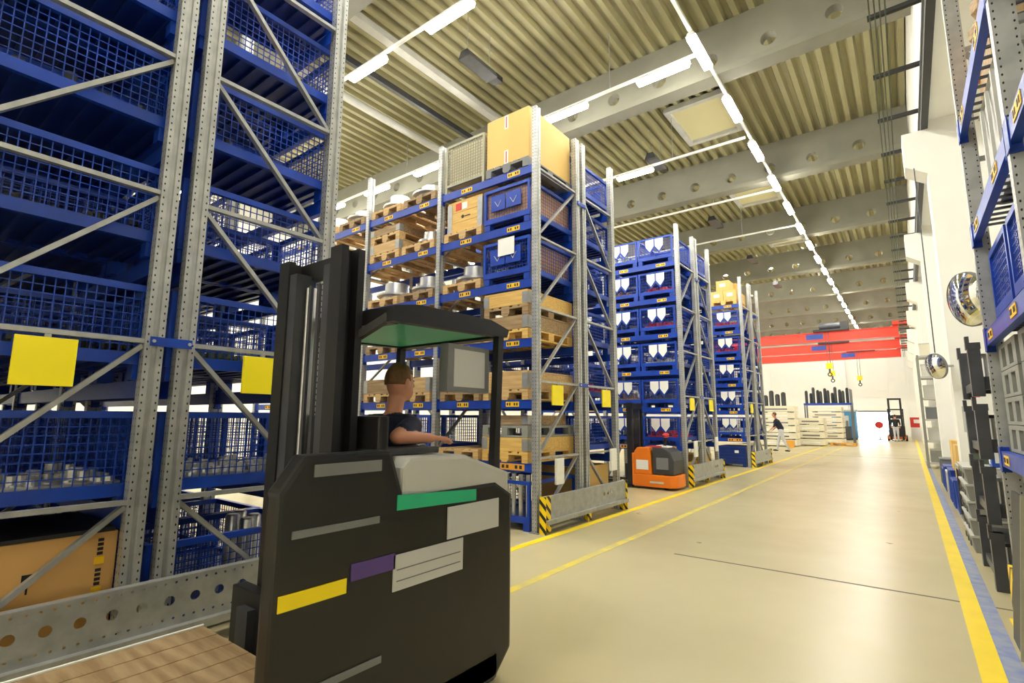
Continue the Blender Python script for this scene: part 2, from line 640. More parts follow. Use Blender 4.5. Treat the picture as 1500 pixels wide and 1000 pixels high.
def upright_mesh():
    m = MB()
    # omega profile with a groove in both wide faces
    p = [(-.04, -.055), (.04, -.055), (.04, -.018), (.026, -.012), (.026, .012), (.04, .018), (.04, .055), (-.04, .055), (-.04, .018), (-.026, .012), (-.026, -.012), (-.04, -.018)]
    m.prism(p, 'z', 0.012, 6.0)
    return m.mesh('upright', 'galv_holes')


up_me = upright_mesh()
foot_me = MB().box(-.07, .07, -.075, .075, 0, .012).mesh('foot_plate', 'galv')


def beam_mesh(L):
    m = MB()
    m.box(-L / 2 + .012, L / 2 - .012, -.025, .025, -.12, 0)
    m.box(-L / 2, -L / 2 + .012, -.032, .03, -.17, .03)
    m.box(L / 2 - .012, L / 2, -.032, .03, -.17, .03)
    return m.mesh('beam', 'blue')


def label_mesh(w, h, mt):
    m = MB().m(0).box(-w / 2, w / 2, -.004, 0, -h / 2, h / 2)
    m.m(1)
    for k, gw in enumerate((.16, .16, .0, .16, .12)):
        if gw:
            a = -w / 2 + w * (.08 + .18 * k)
            m.box(a, a + w * .1, -.006, -.0041, -h * .25, h * .28)
    return m.mesh('label', [mt, 'ink'])


lab_me = label_mesh(.23, .07, 'label_yellow')
labo_me = label_mesh(.42, .085, 'label_orange')


def tie(m, p, q, w=.04):
    m.bar(p, q, w, .028, (1, 0, 0))


def rack(name, label, yo, yi, nb, x0=AISLE_X, sign=None, first_shelf=0, sgn=1, labels=True):
    """yo: outer upright row (faces the aisle between racks), yi: inner row; bays run to -X"""
    R = thing(name, label, 'rack', (x0, (yo + yi) / 2, 0))
    cy = (yo + yi) / 2
    d = 1 if yi > yo else -1
    L = BAY - UPX
    bm_ = cached(('beam', round(L, 3)), lambda: beam_mesh(L))
    for k in range(nb + 1):
        ux = -UPX / 2 - k * BAY
        for yy in (yo, yi):
            obj('upright', up_me, R, (ux, yy - cy, 0))
            obj('foot_plate', foot_me, R, (ux, yy - cy, 0))
        a, b = yi - cy - d * .055, yo - cy + d * .055
        for i in range(6):
            z = .95 + 1.03 * i
            if z > 5.9:
                continue
            hm = cached(('tie', round(a, 3), round(b, 3)), lambda: MB().bar((0, a, 0), (0, b, 0), .03, .045, (1, 0, 0)).mesh('tie_bar', 'galv'))
            obj('tie_bar', hm, R, (ux + .004, 0, z))
            dm_ = cached(('dia', round(a, 3), round(b, 3)), lambda: MB().bar((0, a, -.03), (0, b, -1.0), .03, .045, (1, 0, 0)).mesh('diagonal_brace', 'galv'))
            if i > 0 or True:
                if z - 1.0 < 0:
                    dm0 = cached(('dia0', round(a, 3), round(b, 3)), lambda: MB().bar((0, a, -.03), (0, b, -.90), .03, .045, (1, 0, 0)).mesh('diagonal_brace', 'galv'))
                    obj('diagonal_brace', dm0, R, (ux - .018, 0, z))
                else:
                    obj('diagonal_brace', dm_, R, (ux - .018, 0, z))
    for k in range(nb):
        bx = -UPX - L / 2 - k * BAY
        for li, z in enumerate(LEV):
            if li < first_shelf:
                continue
            for yy, front in ((yo, True), (yi, False)):
                bo = obj('beam', bm_, R, (bx, yy - cy, z))
                if front and labels:
                    for s in (-.47, .47):
                        o = obj('label', labo_me if li == 0 else lab_me, bo, (s + .1, -d * .0255, -.06))
                        if d < 0:
                            o.rotation_euler = (0, 0, math.pi)
    if sign is not None:
        s = MB().box(-.012, .012, -.14, .14, -.14, .14)
        o = s.build('sign_plate', 'sign_yellow', R, (.012, sign - cy, 1.80), bevel=0.002)
        o['label'] = 'blank bright yellow square sign'
        MB().box(-.01, .01, -.015, .015, -.0, .02).build('sign_hook', 'galv', R, (.012, sign - cy, 1.94))
    return R


YA = (.12, 1.24, 1.43, 2.48)
YB = (5.75, 6.87, 7.07, 8.10)
YC = (11.5, 12.62, 12.8, 13.84)
YD = (17.22, 18.34, 18.52, 19.56)
rack('pallet_rack', 'nearest galvanised pallet rack with blue shelves at the left edge', YA[0], YA[1], 3, sign=.70)
rack('pallet_rack', 'galvanised rack backing onto the nearest rack, partly behind the forklift', YA[3], YA[2], 3, sign=1.96)
rack('pallet_rack', 'galvanised rack with wooden crates and large cardboard box on top', YB[0], YB[1], 4, sign=6.2)
rack('pallet_rack', 'galvanised rack back to back with the wooden crate rack', YB[3], YB[2], 2, sign=7.69, labels=False)
rack('pallet_rack', 'galvanised rack of tagged blue cages behind the orange stacker', YC[0], YC[1], 2, sign=11.95)
rack('pallet_rack', 'galvanised rack back to back with the tagged cage rack', YC[3], YC[2], 2, sign=13.4, labels=False)
rack('pallet_rack', 'farthest galvanised rack with yellow cartons on top', YD[0], YD[1], 2, sign=17.65)
rack('pallet_rack', 'galvanised rack behind the farthest cage rack', YD[3], YD[2], 1, labels=False)

# ties between back-to-back racks
for (a, b, lbl) in ((YA[1], YA[2], 'nearest double rack'), (YB[1], YB[2], 'wooden crate rack'), (YC[1], YC[2], 'tagged cage rack')):
    for i, z in enumerate((1.98, 4.9)):
        o = thing('rack_spacer', 'blue %s spacer joining the two halves of the %s' % (('lower', 'upper')[i], lbl), 'rack spacer', (AISLE_X + .003, (a + b) / 2, z), 0, 'rack spacers')
        h = (b - a) / 2
        MB().box(0, .014, -h - .03, h + .03, -.03, .03).build('strap', 'blue', o)
        for s in (-1, 1):
            MB().cyl((.014, s * (h + .012), 0), (.024, s * (h + .012), 0), .012, 6).build('bolt', 'steel', o)


def end_guard(y0, y1, label, big_holes, x=AISLE_X + .1):
    L = y1 - y0
    g = thing('rack_end_guard', label, 'rack guard', (x, (y0 + y1) / 2, 0), 0, 'rack end guards')
    out = [(-L / 2, .17), (L / 2, .17), (L / 2, .46), (-L / 2, .46)]
    holes = []
    if big_holes:
        k = 0
        while -L / 2 + .14 + k * .15 < L / 2 - .1:
            holes.append(circle(-L / 2 + .14 + k * .15, .325, .03, 18))
            k += 1
        k = 0
        while -L / 2 + .05 + k * .06 < L / 2 - .03:
            holes.append(circle(-L / 2 + .05 + k * .06, .215, .008, 8))
            holes.append(circle(-L / 2 + .05 + k * .06, .432, .008, 8))
            k += 1
    else:
        holes = [circle(L / 2 - .5 - k * .13, .33, .03, 12) for k in range(3)]
    me = plate_mesh('web', out, holes, .006, 'galv')
    w = obj('web', me, g)
    # plate local XY -> world YZ
    w.matrix_local = Matrix(((0, 0, 1, 0), (1, 0, 0, 0), (0, 1, 0, 0), (0, 0, 0, 1)))
    MB().box(-.06, .0, -L / 2, L / 2, .455, .463).build('top_flange', 'galv', g)
    MB().box(.0, .055, -L / 2, L / 2, .163, .171).box(.049, .055, -L / 2, L / 2, .12, .163).build('bottom_flange', 'galv', g)
    for yy in (-L / 2 + .05, 0, L / 2 - .05):
        MB().box(-.06, -.004, yy - .05, yy + .05, .0, .46).build('post', 'galv' if big_holes else 'hazard', g)
    MB().box(-.065, .03, -L / 2 - .014, -L / 2 - .002, .0, .47).build('end_plate', 'hazard', g)
    MB().box(-.065, .03, L / 2 + .002, L / 2 + .014, .0, .47).build('end_plate', 'hazard', g)
    cm_ = MB().box(.003, .012, -.07, .07, .02, .47).mesh('warning_plate', 'hazard')
    if not big_holes:
        obj('warning_plate', cm_, g, (0, -L / 2 + .07, 0))
    return g


end_guard(.1, 2.55, 'long galvanised guard with big round holes at the nearest rack end', True)
end_guard(5.72, 8.14, 'galvanised guard with striped ends at foot of wooden crate rack', False)
end_guard(11.45, 13.88, 'galvanised guard with striped ends at foot of tagged cage rack', False)
end_guard(17.17, 19.6, 'galvanised guard with striped ends at foot of farthest rack', False)

# document sleeves hanging on the rack ends
for (y, z, lb) in ((6.2, .66, 'white document sleeve hanging on the wooden crate rack end'), (7.85, .72, 'white document sleeve hanging near the orange stacker'),
                   (12.0, .70, 'white document sleeve hanging on the tagged cage rack end'), (13.6, .75, 'white document sleeve on the rear half of tagged cage rack')):
    o = MB().box(0, .03, -.10, .10, -.18, .17).box(.03, .036, -.08, .09, -.02, .15).build('document_sleeve', 'paper', None, (AISLE_X + .02, y, z + .1), bevel=0.004)
    tag(o, lb, 'document holder', 'document sleeves')

# ------------------------------------------------------------------ loads
RK = {'A1': 'nearest left rack', 'A2': "nearest rack's far half", 'B1': 'crate rack beyond forklift', 'B2': "crate rack's hidden half",
      'C1': 'rack behind orange stacker', 'C2': "stacker rack's hidden half", 'D1': 'farthest rack', 'D2': "farthest rack's hidden half"}
NTH = ['nearest the aisle', 'second from aisle', 'third from aisle', 'fourth from aisle', 'fifth from aisle', 'sixth from aisle', 'seventh from aisle', 'eighth from aisle']


def where(rk, lv, pos):
    return '%s of %s, %s' % (ORD[lv], RK[rk], NTH[pos])


RY = {'A1': (YA[0], YA[1]), 'A2': (YA[3], YA[2]), 'B1': (YB[0], YB[1]), 'B2': (YB[3], YB[2]), 'C1': (YC[0], YC[1]), 'C2': (YC[3], YC[2]),
      'D1': (YD[0], YD[1]), 'D2': (YD[3], YD[2])}


def slot(rk, lv, pos):
    bay, s = divmod(pos, 2)
    x = AISLE_X - UPX - bay * BAY - (BAY - UPX) * (.26 if s == 0 else .74)
    yo, yi = RY[rk]
    z = 0 if lv == 0 else LEV[lv - 1]
    return x, (yo + yi) / 2, z, (0 if yi > yo else math.pi)


CW, CD, CH = .86, 1.2, .64


def wire_mesh(w, h, pitch, r, axis, mt):
    m = MB()
    nx = int(round(w / pitch))
    nz = int(round(h / pitch))
    for i in range(1, nx):
        a = -w / 2 + w * i / nx
        p, q = ((a, 0, 0), (a, 0, h)) if axis == 'x' else ((0, a, 0), (0, a, h))
        m.bar(p, q, r, r, (0, 1, 0) if axis == 'x' else (1, 0, 0))
    for i in range(1, nz):
        z = h * i / nz
        p, q = ((-w / 2, 0, z), (w / 2, 0, z)) if axis == 'x' else ((0, -w / 2, z), (0, w / 2, z))
        m.bar(p, q, r, r, (0, 0, 1))
    return m.mesh('wire_panel', mt)


def cage_frame(mt):
    m = MB()
    w, d = CW / 2, CD / 2
    t = .04
    for sx in (-1, 1):
        for sy in (-1, 1):
            x, y = sx * (w - t / 2), sy * (d - t / 2)
            m.box(x - t / 2, x + t / 2, y - t / 2, y + t / 2, .1, CH)
    for z0, z1 in ((CH - .045, CH), (.1, .18)):
        for sy in (-1, 1):
            y = sy * (d - t / 2)
            m.box(-w + t, w - t, y - t / 2, y + t / 2, z0, z1)
        for sx in (-1, 1):
            x = sx * (w - t / 2)
            m.box(x - t / 2, x + t / 2, -d + t, d - t, z0, z1)
    return m.mesh('frame', mt)


def cage_base(mt):
    m = MB().box(-CW / 2 + .04, CW / 2 - .04, -CD / 2 + .04, CD / 2 - .04, .13, .15)
    for k in range(9):
        y = -CD / 2 + .1 + k * .125
        m.box(-CW / 2 + .04, CW / 2 - .04, y - .02, y + .02, .1, .13)
    return m.mesh('base_tray', mt)


def pentagon(mt):
    return MB().prism([(-.1, .15), (.1, .15), (.1, -.02), (0, -.15), (-.1, -.02)], 'y', -.004, 0).mesh('tag', mt)


def cage(loc, rz, label, style='tags', mt='blue', group=None, wires=True):
    c = thing('mesh_cage', label, 'cage', loc, rz, group)
    obj('frame', cached(('cf', mt), lambda: cage_frame(mt)), c)
    obj('base_tray', cached(('cb', mt), lambda: cage_base(mt if mt != 'blue' else 'blue_dark')), c)
    fm = cached(('cfoot', mt), lambda: MB().box(-.05, .05, -.05, .05, 0, .1).mesh('foot', mt))
    for sx in (-1, 1):
        for sy in (-1, 1):
            obj('foot', fm, c, (sx * (CW / 2 - .06), sy * (CD / 2 - .06), 0))
    if style == 'tags':
        pitch = .07
    else:
        pitch = .05
    if wires:
        wr_ = .004 if style == 'liner' else .006
        px = cached(('wx', mt, pitch, wr_), lambda: wire_mesh(CW - .08, CH - .225, pitch, wr_, 'x', mt))
        py = cached(('wy', mt, pitch, wr_), lambda: wire_mesh(CD - .08, CH - .225, pitch, wr_, 'y', mt))
        for sy in (-1, 1):
            obj('wire_panel', px, c, (0, sy * (CD / 2 - .02), .18))
        for sx in (-1, 1):
            obj('wire_panel', py, c, (sx * (CW / 2 - .02), 0, .18))
    if style in ('liner', 'liner_beige'):
        lm = 'liner' if style == 'liner' else 'liner_beige'
        li = cached(('liner', lm), lambda: MB().box(-CW / 2 + .05, CW / 2 - .05, -CD / 2 + .05, CD / 2 - .05, .151, CH - .05).mesh('cardboard_liner', lm))
        obj('cardboard_liner', li, c)
    if style in ('plates', 'liner', 'note'):
        pm_ = cached(('plate', mt), lambda: MB().box(-.135, .135, -.012, 0, -.12, .12).mesh('card_plate', mt))
        vm = cached('vmark', lambda: MB().bar((-.06, 0, .03), (0, 0, -.06), .008, .008, (0, 1, 0)).bar((0, 0, -.06), (.06, 0, .03), .008, .008, (0, 1, 0)).mesh('v_mark', 'light_grey'))
        for s in (-1, 1):
            pl = obj('card_plate', pm_, c, (s * .145, -CD / 2 - .002, .40))
            obj('v_mark', vm, pl, (0, -.014, .0))
    if style == 'note':
        MB().box(CW / 2 - .07, CW / 2 - .055, -CD / 2 + .06, CD / 2 - .06, .151, CH - .05).build('cardboard_liner', 'liner', c)
        MB().box(-.14, .16, -.006, 0, -.13, .13).build('paper_note', 'paper', c, (.02, -CD / 2 - .03, .53))
    if style == 'tags':
        bp = cached(('bplate', mt), lambda: MB().prism([(-.21, .15), (.21, .15), (.21, -.06), (.11, -.19), (0, -.06), (-.11, -.19), (-.21, -.06)], 'y', -.008, 0).mesh('tag_plate', mt))
        pl = obj('tag_plate', bp, c, (0, -CD / 2 - .002, .43))
        tm = cached('ptag', lambda: pentagon('paper'))
        for s in (-1, 1):
            obj('tag', tm, pl, (s * .115, -.009, .015))
    return c


def pallet(loc, rz, label, mt='wood', group='pallets on the racks', w=.8, d=1.2):
    p = thing('pallet', label, 'pallet', loc, rz, group)
    key = (mt, w, d)

    def deck():
        m = MB()
        for k in range(5):
            bw = .145 if k % 2 == 0 else .1
            x = -w / 2 + bw / 2 + (w - bw) * k / 4
            m.box(x - bw / 2, x + bw / 2, -d / 2, d / 2, .122, .144)
        for y in (-d / 2 + .0725, 0, d / 2 - .0725):
            m.box(-w / 2, w / 2, y - .0725, y + .0725, .1, .122)
        return m.mesh('deck', mt)
    obj('deck', cached(('pd',) + key, deck), p)
    bl = cached(('pb',) + key, lambda: MB().box(-.05, .05, -.0725, .0725, .022, .1).mesh('block', mt))
    blw = cached(('pbw',) + key, lambda: MB().box(-.0725, .0725, -.0725, .0725, .022, .1).mesh('block', mt))
    bt = cached(('pbt',) + key, lambda: MB().box(-.05, .05, -d / 2, d / 2, 0, .022).mesh('bottom_board', mt))
    for x in (-w / 2 + .05, 0, w / 2 - .05):
        obj('bottom_board', bt, p, (x, 0, 0))
        for y in (-d / 2 + .0725, 0, d / 2 - .0725):
            obj('block', blw if x == 0 else bl, p, (x, y, 0))
    return p


def wood_box(loc, rz, label, h=.2, mt='wood', group='wooden boxes on pallets', rows=1, lid=False, w=.8, d=1.2):
    b = thing('wooden_box', label, 'box', loc, rz, group)
    rh = h / rows
    t = .02
    fx = cached(('wbx', mt, rh, w), lambda: MB().box(-w / 2 + .0, w / 2 - .0, -t / 2, t / 2, .002, rh - .003).mesh('board', mt, bevel=.003))
    fy = cached(('wby', mt, rh, d), lambda: MB().box(-t / 2, t / 2, -d / 2 + t, d / 2 - t, .002, rh - .003).mesh('board', mt, bevel=.003))
    for r in range(rows):
        for s in (-1, 1):
            obj('board', fx, b, (0, s * (d / 2 - t / 2), r * rh))
            obj('board', fy, b, (s * (w / 2 - t / 2), 0, r * rh))
    hm = cached(('wbh', h), lambda: MB().box(-.05, .05, -.004, 0, .015, h - .015).box(.046, .05, 0, .09, .015, h - .015).mesh('hinge', 'galv'))
    for sx in (-1, 1):
        o = obj('hinge', hm, b, (sx * (w / 2 - .046), -d / 2 - .001, 0))
        if sx < 0:
            o.scale = (-1, 1, 1)
    fil = cached(('wbf', w, d), lambda: MB().box(-w / 2 + t, w / 2 - t, -d / 2 + t, d / 2 - t, 0, .02).mesh('bottom', mt))
    obj('bottom', fil, b)
    if lid:
        lm = cached(('wbl', mt, w, d), lambda: MB().box(-w / 10 + .002, w / 10 - .002, -d / 2, d / 2, 0, .018).mesh('lid_board', mt))
        for k in range(5):
            obj('lid_board', lm, b, (-w / 2 + w * (k + .5) / 5, 0, h))
    return b


def carton(loc, rz, label, w, d, h, mt='card', group=None, tape=True, marks=None):
    c = thing('cardboard_box', label, 'box', loc, rz, group)
    key = ('ct', round(w, 3), round(d, 3), round(h, 3), mt)
    obj('carton', cached(key, lambda: MB().box(-w / 2, w / 2, -d / 2, d / 2, 0, h).mesh('carton', mt, bevel=.006)), c)
    if tape:
        MB().box(-.035, .035, -d / 2 - .0015, -d / 2, h * .72, h * .99).build('tape', 'paper', c, (-.02, 0, 0))
        MB().box(-.035, .035, -d / 2 - .0015, -d / 2, h * .01, h * .28).build('tape', 'paper', c, (-.02, 0, 0))
        MB().box(-.01, .01, -d / 2 - .003, -d / 2 - .0016, h * .74, h * .97).build('tape_print', 'red', c, (-.02, 0, 0))
        MB().box(-.01, .01, -d / 2 - .003, -d / 2 - .0016, h * .03, h * .26).build('tape_print', 'red', c, (-.02, 0, 0))
    return c


def flange(loc, label, r=.3, h=.16, group='steel flanges on pallets'):
    def mk():
        m = MB()
        m.lathe([(0.001, 0), (r * .9, 0), (r * .9, .06), (r * 1.2, .065), (r * 1.2, .10), (r * .74, .115), (r * .70, h), (r * .55, h), (r * .55, h - .03), (.001, h - .03)], n=28)
        return m.mesh('ring', 'steel', smooth=True)
    o = obj('steel_flange', cached(('fl', r, h), mk), None, loc)
    return tag(o, label, 'steel part', group)


def heap(loc, label, w, d, h, mt, n=26, group='loose parts in cages', seed=1, size=1.0):
    rr = random.Random(seed)
    m = MB()
    for i in range(n):
        s = rr.uniform(.03, .06) * size
        x, y = rr.uniform(-w / 2 + s, w / 2 - s), rr.uniform(-d / 2 + s, d / 2 - s)
        z = rr.uniform(0, h)
        m.cyl((x, y, z), (x, y, z + s * 1.8), s, 8)
    m.box(-w / 2 + .01, w / 2 - .01, -d / 2 + .01, d / 2 - .01, 0, h * .6)
    o = m.build('loose_parts', mt, None, loc)
    o['kind'] = 'stuff'
    return tag(o, label, 'metal parts', group)


GZ = .002
# ---- nearest double rack: blue cages
styleA = {}
for rk in ('A1', 'A2'):
    for lv in range(0, 7):
        for pos in range(0, 6):
            x, y, z, rz = slot(rk, lv, pos)
            if (lv == 0 and pos == 0) or (pos > 3 and lv > 3):
                continue
            if rk == 'A2' and (lv, pos) in ((4, 1), (6, 1), (4, 3), (5, 3)):
                continue
            cage((x, y, z), rz, 'blue wire mesh cage on ' + where(rk, lv, pos), 'open', 'blue', 'blue cages in the nearest double rack')
cnt = 0
for rk, lv, pos, mt, nm in (('A1', 1, 0, 'steel', 'shiny turned steel parts'), ('A1', 3, 0, 'black', 'black castings'), ('A1', 4, 0, 'dark_plastic', 'dark castings'),
                            ('A1', 5, 0, 'steel', 'shiny steel rings'), ('A2', 1, 0, 'steel', 'shiny steel parts'), ('A2', 5, 0, 'label_orange', 'orange packets'),
                            ('A2', 4, 0, 'dark_plastic', 'dark parts'), ('A1', 2, 0, 'black', 'black parts'), ('A2', 2, 0, 'cable_green', 'green parts')):
    x, y, z, rz = slot(rk, lv, pos)
    cnt += 1
    heap((x, y, z + .151), nm + ' inside cage on ' + where(rk, lv, pos), .72, 1.05, .07, mt, 110, 'loose parts in cages', cnt, .6)
# floor of the nearest rack
x, y, z, rz = slot('A1', 0, 0)
pallet((x, y, 0), 0, 'wooden pallet under big brown carton at the left edge', 'wood', 'pallets on the floor')
cb = carton((x, y, .145), 0, 'big brown cardboard box with arrows on floor of nearest rack', .80, 1.04, .62, 'card', None, False)
MB().box(-.41, .41, -.5, .5, .621, .645).build('lid', 'black', cb)
# printed marks on the side facing the aisle: arrows, glass, bands
am = MB()
for k in range(3):
    yy = -.22 + k * .09
    am.prism([(yy - .025, .41), (yy, .46), (yy + .025, .41), (yy + .008, .41), (yy + .008, .31), (yy - .008, .31), (yy - .008, .41)], 'x', .401, .4025)
am.prism([(.08, .44), (.135, .44), (.135, .39), (.112, .37), (.112, .33), (.103, .33), (.103, .37), (.08, .39)], 'x', .401, .4025)
am.build('printed_marks', 'ink', cb)
am = MB()
for z0 in (.25, .43):
    for k in range(4):
        am.box(.401, .4025, .42, .45, z0 + .055 + k * .027, z0 + .073 + k * .027)
am.build('printed_letters', 'ink', cb)
am = MB()
for z0 in (.25, .43):
    am.box(.401, .4025, .41, .46, z0, z0 + .045)
am.build('printed_badge', 'label_yellow', cb)
x, y, z, rz = slot('A2', 0, 0)
cage((x, y, 0), rz, 'blue wire mesh cage on the floor behind the nearest rack guard', 'open', 'blue', 'blue cages in the nearest double rack')
for k in range(5):
    o = MB().lathe([(.001, 0), (.055, 0), (.055, .5), (.04, .52), (.001, .52)], n=14).build('steel_cylinder', 'steel', None, (x - .25 + .125 * k, y + (.2 if k % 2 else .32), .152), smooth=True)
    tag(o, 'polished steel cylinder upright in the floor cage behind the guard, %s' % ordn(k), 'cylinder', 'cylinders in floor cage')

# ---- rack B, front half
def P(rk, lv, pos, mt='wood', extra=''):
    x, y, z, rz = slot(rk, lv, pos)
    pallet((x, y, z), rz, 'wooden pallet on ' + where(rk, lv, pos), mt)
    return x, y, z + .145


x, y, z, _ = slot('B1', 6, 0)
pallet((x, y, z), 0, 'grey blue pallet under the tallest cardboard box', 'mid_grey', 'pallets on the racks')
carton((x, y, z + .145), 0, 'large yellow cardboard box on top of the wooden crate rack', .80, 1.16, .80, 'card_yellow')
x, y, z, _ = slot('B1', 6, 1)
bc = thing('mesh_cage', 'tall beige mesh crate beside the large cardboard box', 'cage', (x, y, z + .003))
m = MB()
for sx in (-1, 1):
    for sy in (-1, 1):
        m.box(sx * .4 - .02, sx * .4 + .02, sy * .56 - .02, sy * .56 + .02, 0, .82)
for z0 in (.1, .79):
    for sy in (-1, 1):
        m.box(-.38, .38, sy * .56 - .02, sy * .56 + .02, z0, z0 + .04)
    for sx in (-1, 1):
        m.box(sx * .4 - .02, sx * .4 + .02, -.54, .54, z0, z0 + .04)
m.build('frame', 'beige_steel', bc)
obj('wire_panel', wire_mesh(.76, .65, .05, .008, 'x', 'beige_steel'), bc, (0, -.57, .14))
obj('wire_panel', wire_mesh(1.08, .65, .05, .008, 'y', 'beige_steel'), bc, (.41, 0, .14))
MB().box(-.37, .37, -.53, .53, .14, .78).build('cardboard_liner', 'liner_beige', bc)

x, y, z, _ = slot('B1', 5, 0)
cage((x, y, z), 0, 'blue cage with brown cardboard lining under the large cardboard box', 'liner', 'blue')
x, y, z = P('B1', 5, 1)
wc = wood_box((x, y, z), 0, 'yellow wooden crate with red warning label left of the lined cage', .51, 'wood_yellow', None, 3, True, .74, 1.1)
sg = MB().box(-.12, .0, -.004, 0, -.05, .07).build('warning_label', 'red', wc, (-.07, -.5525, .42))
MB().box(.015, .13, -.004, 0, -.05, .06).build('paper_label', 'paper', wc, (-.07, -.5525, .42))
MB().lathe([(.001, 0), (.03, 0), (.03, .003), (.001, .003)], (-.04, -.5545, .25), 12, 'y').box(.0, .12, -.5545, -.552, .24, .256).build('stencil_mark', 'ink', wc)
x, y, z, _ = slot('B1', 4, 0)
cage((x, y, z), 0, 'blue cage with white paper note below the cardboard-lined cage', 'note', 'blue')
heap((x - .05, y, z + .151), 'dark parts lying in the cage with the white note', .60, 1.05, .1, 'dark_plastic', 20, 'loose parts in cages', 77)
MB
for lv, pos, r, h in ((4, 1, .26, .2), (4, 2, .26, .2), (4, 3, .3, .22), (6, 2, .3, .14), (6, 3, .26, .2), (6, 4, .3, .14), (6, 5, .26, .2), (5, 2, .2, .16), (4, 4, .3, .2), (4, 5, .3, .2), (5, 4, .3, .2)):
    x, y, z = P('B1', lv, pos, 'wood' if (lv + pos) % 2 else 'wood_old')
    flange((x, y - .27, z), 'shiny turned steel flange on pallet, ' + where('B1', lv, pos), r, h + .09)
# stacked wooden collars
x, y, z = P('B1', 5, 3)
wood_box((x, y, z), 0, 'lower wooden collar box, ' + where('B1', 5, 3), .19, 'wood')
pallet((x, y, z + .192), 0, 'upper wooden pallet of stack, ' + where('B1', 5, 3), 'wood')
wood_box((x, y, z + .337), 0, 'upper wooden collar box, ' + where('B1', 5, 3), .14, 'wood_old')
x, y, z = P('B1', 3, 0, 'wood_yellow')
wood_box((x, y, z), 0, 'lower darker wooden box, ' + where('B1', 3, 0), .2, 'wood_old')
pallet((x, y, z + .202), 0, 'pallet between two wooden boxes, ' + where('B1', 3, 0), 'wood_old')
wood_box((x, y, z + .347), 0, 'upper yellow wooden box, ' + where('B1', 3, 0), .19, 'wood_yellow', lid=True)
P('B1', 3, 1)
P('B1', 3, 2)
P('B1', 3, 3, 'wood_old')
x, y, z = P('B1', 2, 0)
wood_box((x, y, z), 0, 'pale wooden box, ' + where('B1', 2, 0), .24, 'wood', lid=True)
x, y, z, _ = slot('B1', 2, 1)
pallet((x, y, z), 0, 'flat worn pallet, ' + where('B1', 2, 1), 'wood_old')
wood_box((x, y, z + .145), 0, 'yellow wooden box, ' + where('B1', 2, 1), .25, 'wood_yellow', lid=True)
for pos in (2, 3):
    x, y, z = P('B1', 2, pos)
    wood_box((x, y, z), 0, 'wooden box, ' + where('B1', 2, pos), .25, 'wood' if pos == 2 else 'wood_old')


def plastic_pallet(loc, label, group='grey plastic pallets', w=.8, d=1.2, h=.15, mt='grey_plastic'):
    p = thing('plastic_pallet', label, 'pallet', loc, 0, group)
    obj('deck', cached(('ppd', w, d, h, mt), lambda: MB().box(-w / 2, w / 2, -d / 2, d / 2, h - .035, h).mesh('deck', mt, bevel=.005)), p)
    obj('skid', cached(('pps', w, d, h, mt), lambda: MB().box(-w / 2, w / 2, -d / 2, d / 2, 0, .025).mesh('skid', mt, bevel=.005)), p)
    fm = cached(('ppf', w, h, mt), lambda: MB().box(-.05, .05, -.07, .07, .025, h - .035).mesh('block', mt))
    for x in (-w / 2 + .05, 0, w / 2 - .05):
        for y in (-d / 2 + .07, 0, d / 2 - .07):
            obj('block', fm, p, (x, y, 0))
    return p


x, y, z = P('B1', 1, 0, 'wood_yellow')
wood_box((x, y, z), 0, 'yellow wooden box under the grey plastic pallet beside the yellow sign', .19, 'wood_yellow')
plastic_pallet((x, y, z + .192), 'grey plastic pallet stacked between two wooden boxes by the yellow sign', 'grey plastic pallets', .8, 1.2, .16)
wood_box((x - .02, y, z + .354), 0, 'old grey wooden box with white label on grey plastic pallet', .14, 'wood_old', w=.7, d=1.0)
x, y, z, _ = slot('B1', 1, 1)
pallet((x, y, z), 0, 'wooden pallet on ' + where('B1', 1, 1), 'wood')
for pos in (2, 3):
    x, y, z, _ = slot('B1', 1, pos)
    cage((x, y, z), 0, 'blue wire cage on ' + where('B1', 1, pos), 'open', 'blue')
# floor level of rack B front
x, y, z, _ = slot('B1', 0, 0)
cage((x, y, 0), 0, 'blue floor cage of steel bars beside the striped guard', 'bars', 'blue', None, False)
for k in range(6):
    o = MB().cyl((0, 0, 0), (0, 0, .56), .03, 12).build('steel_rod', 'steel', None, (x - .3 + .12 * k, y - .45, .152), smooth=True)
    tag(o, 'upright steel rod in blue floor cage, %s from left' % ordn(k), 'rod', 'rods in floor cage')
x, y, z, _ = slot('B1', 0, 1)
cage((x, y, 0), 0, 'blue mesh cage on floor of crate rack, second from aisle', 'open', 'blue')
x, y, z, _ = slot('B2', 0, 0)
pallet((x, y, 0), 0, 'floor pallet under upright plywood carton beside the orange stacker', 'wood', 'pallets on the floor')
carton((x, y, .145), 0, 'plain light brown carton on the floor beside orange stacker', .78, .95, .58, 'card_yellow', None, False)

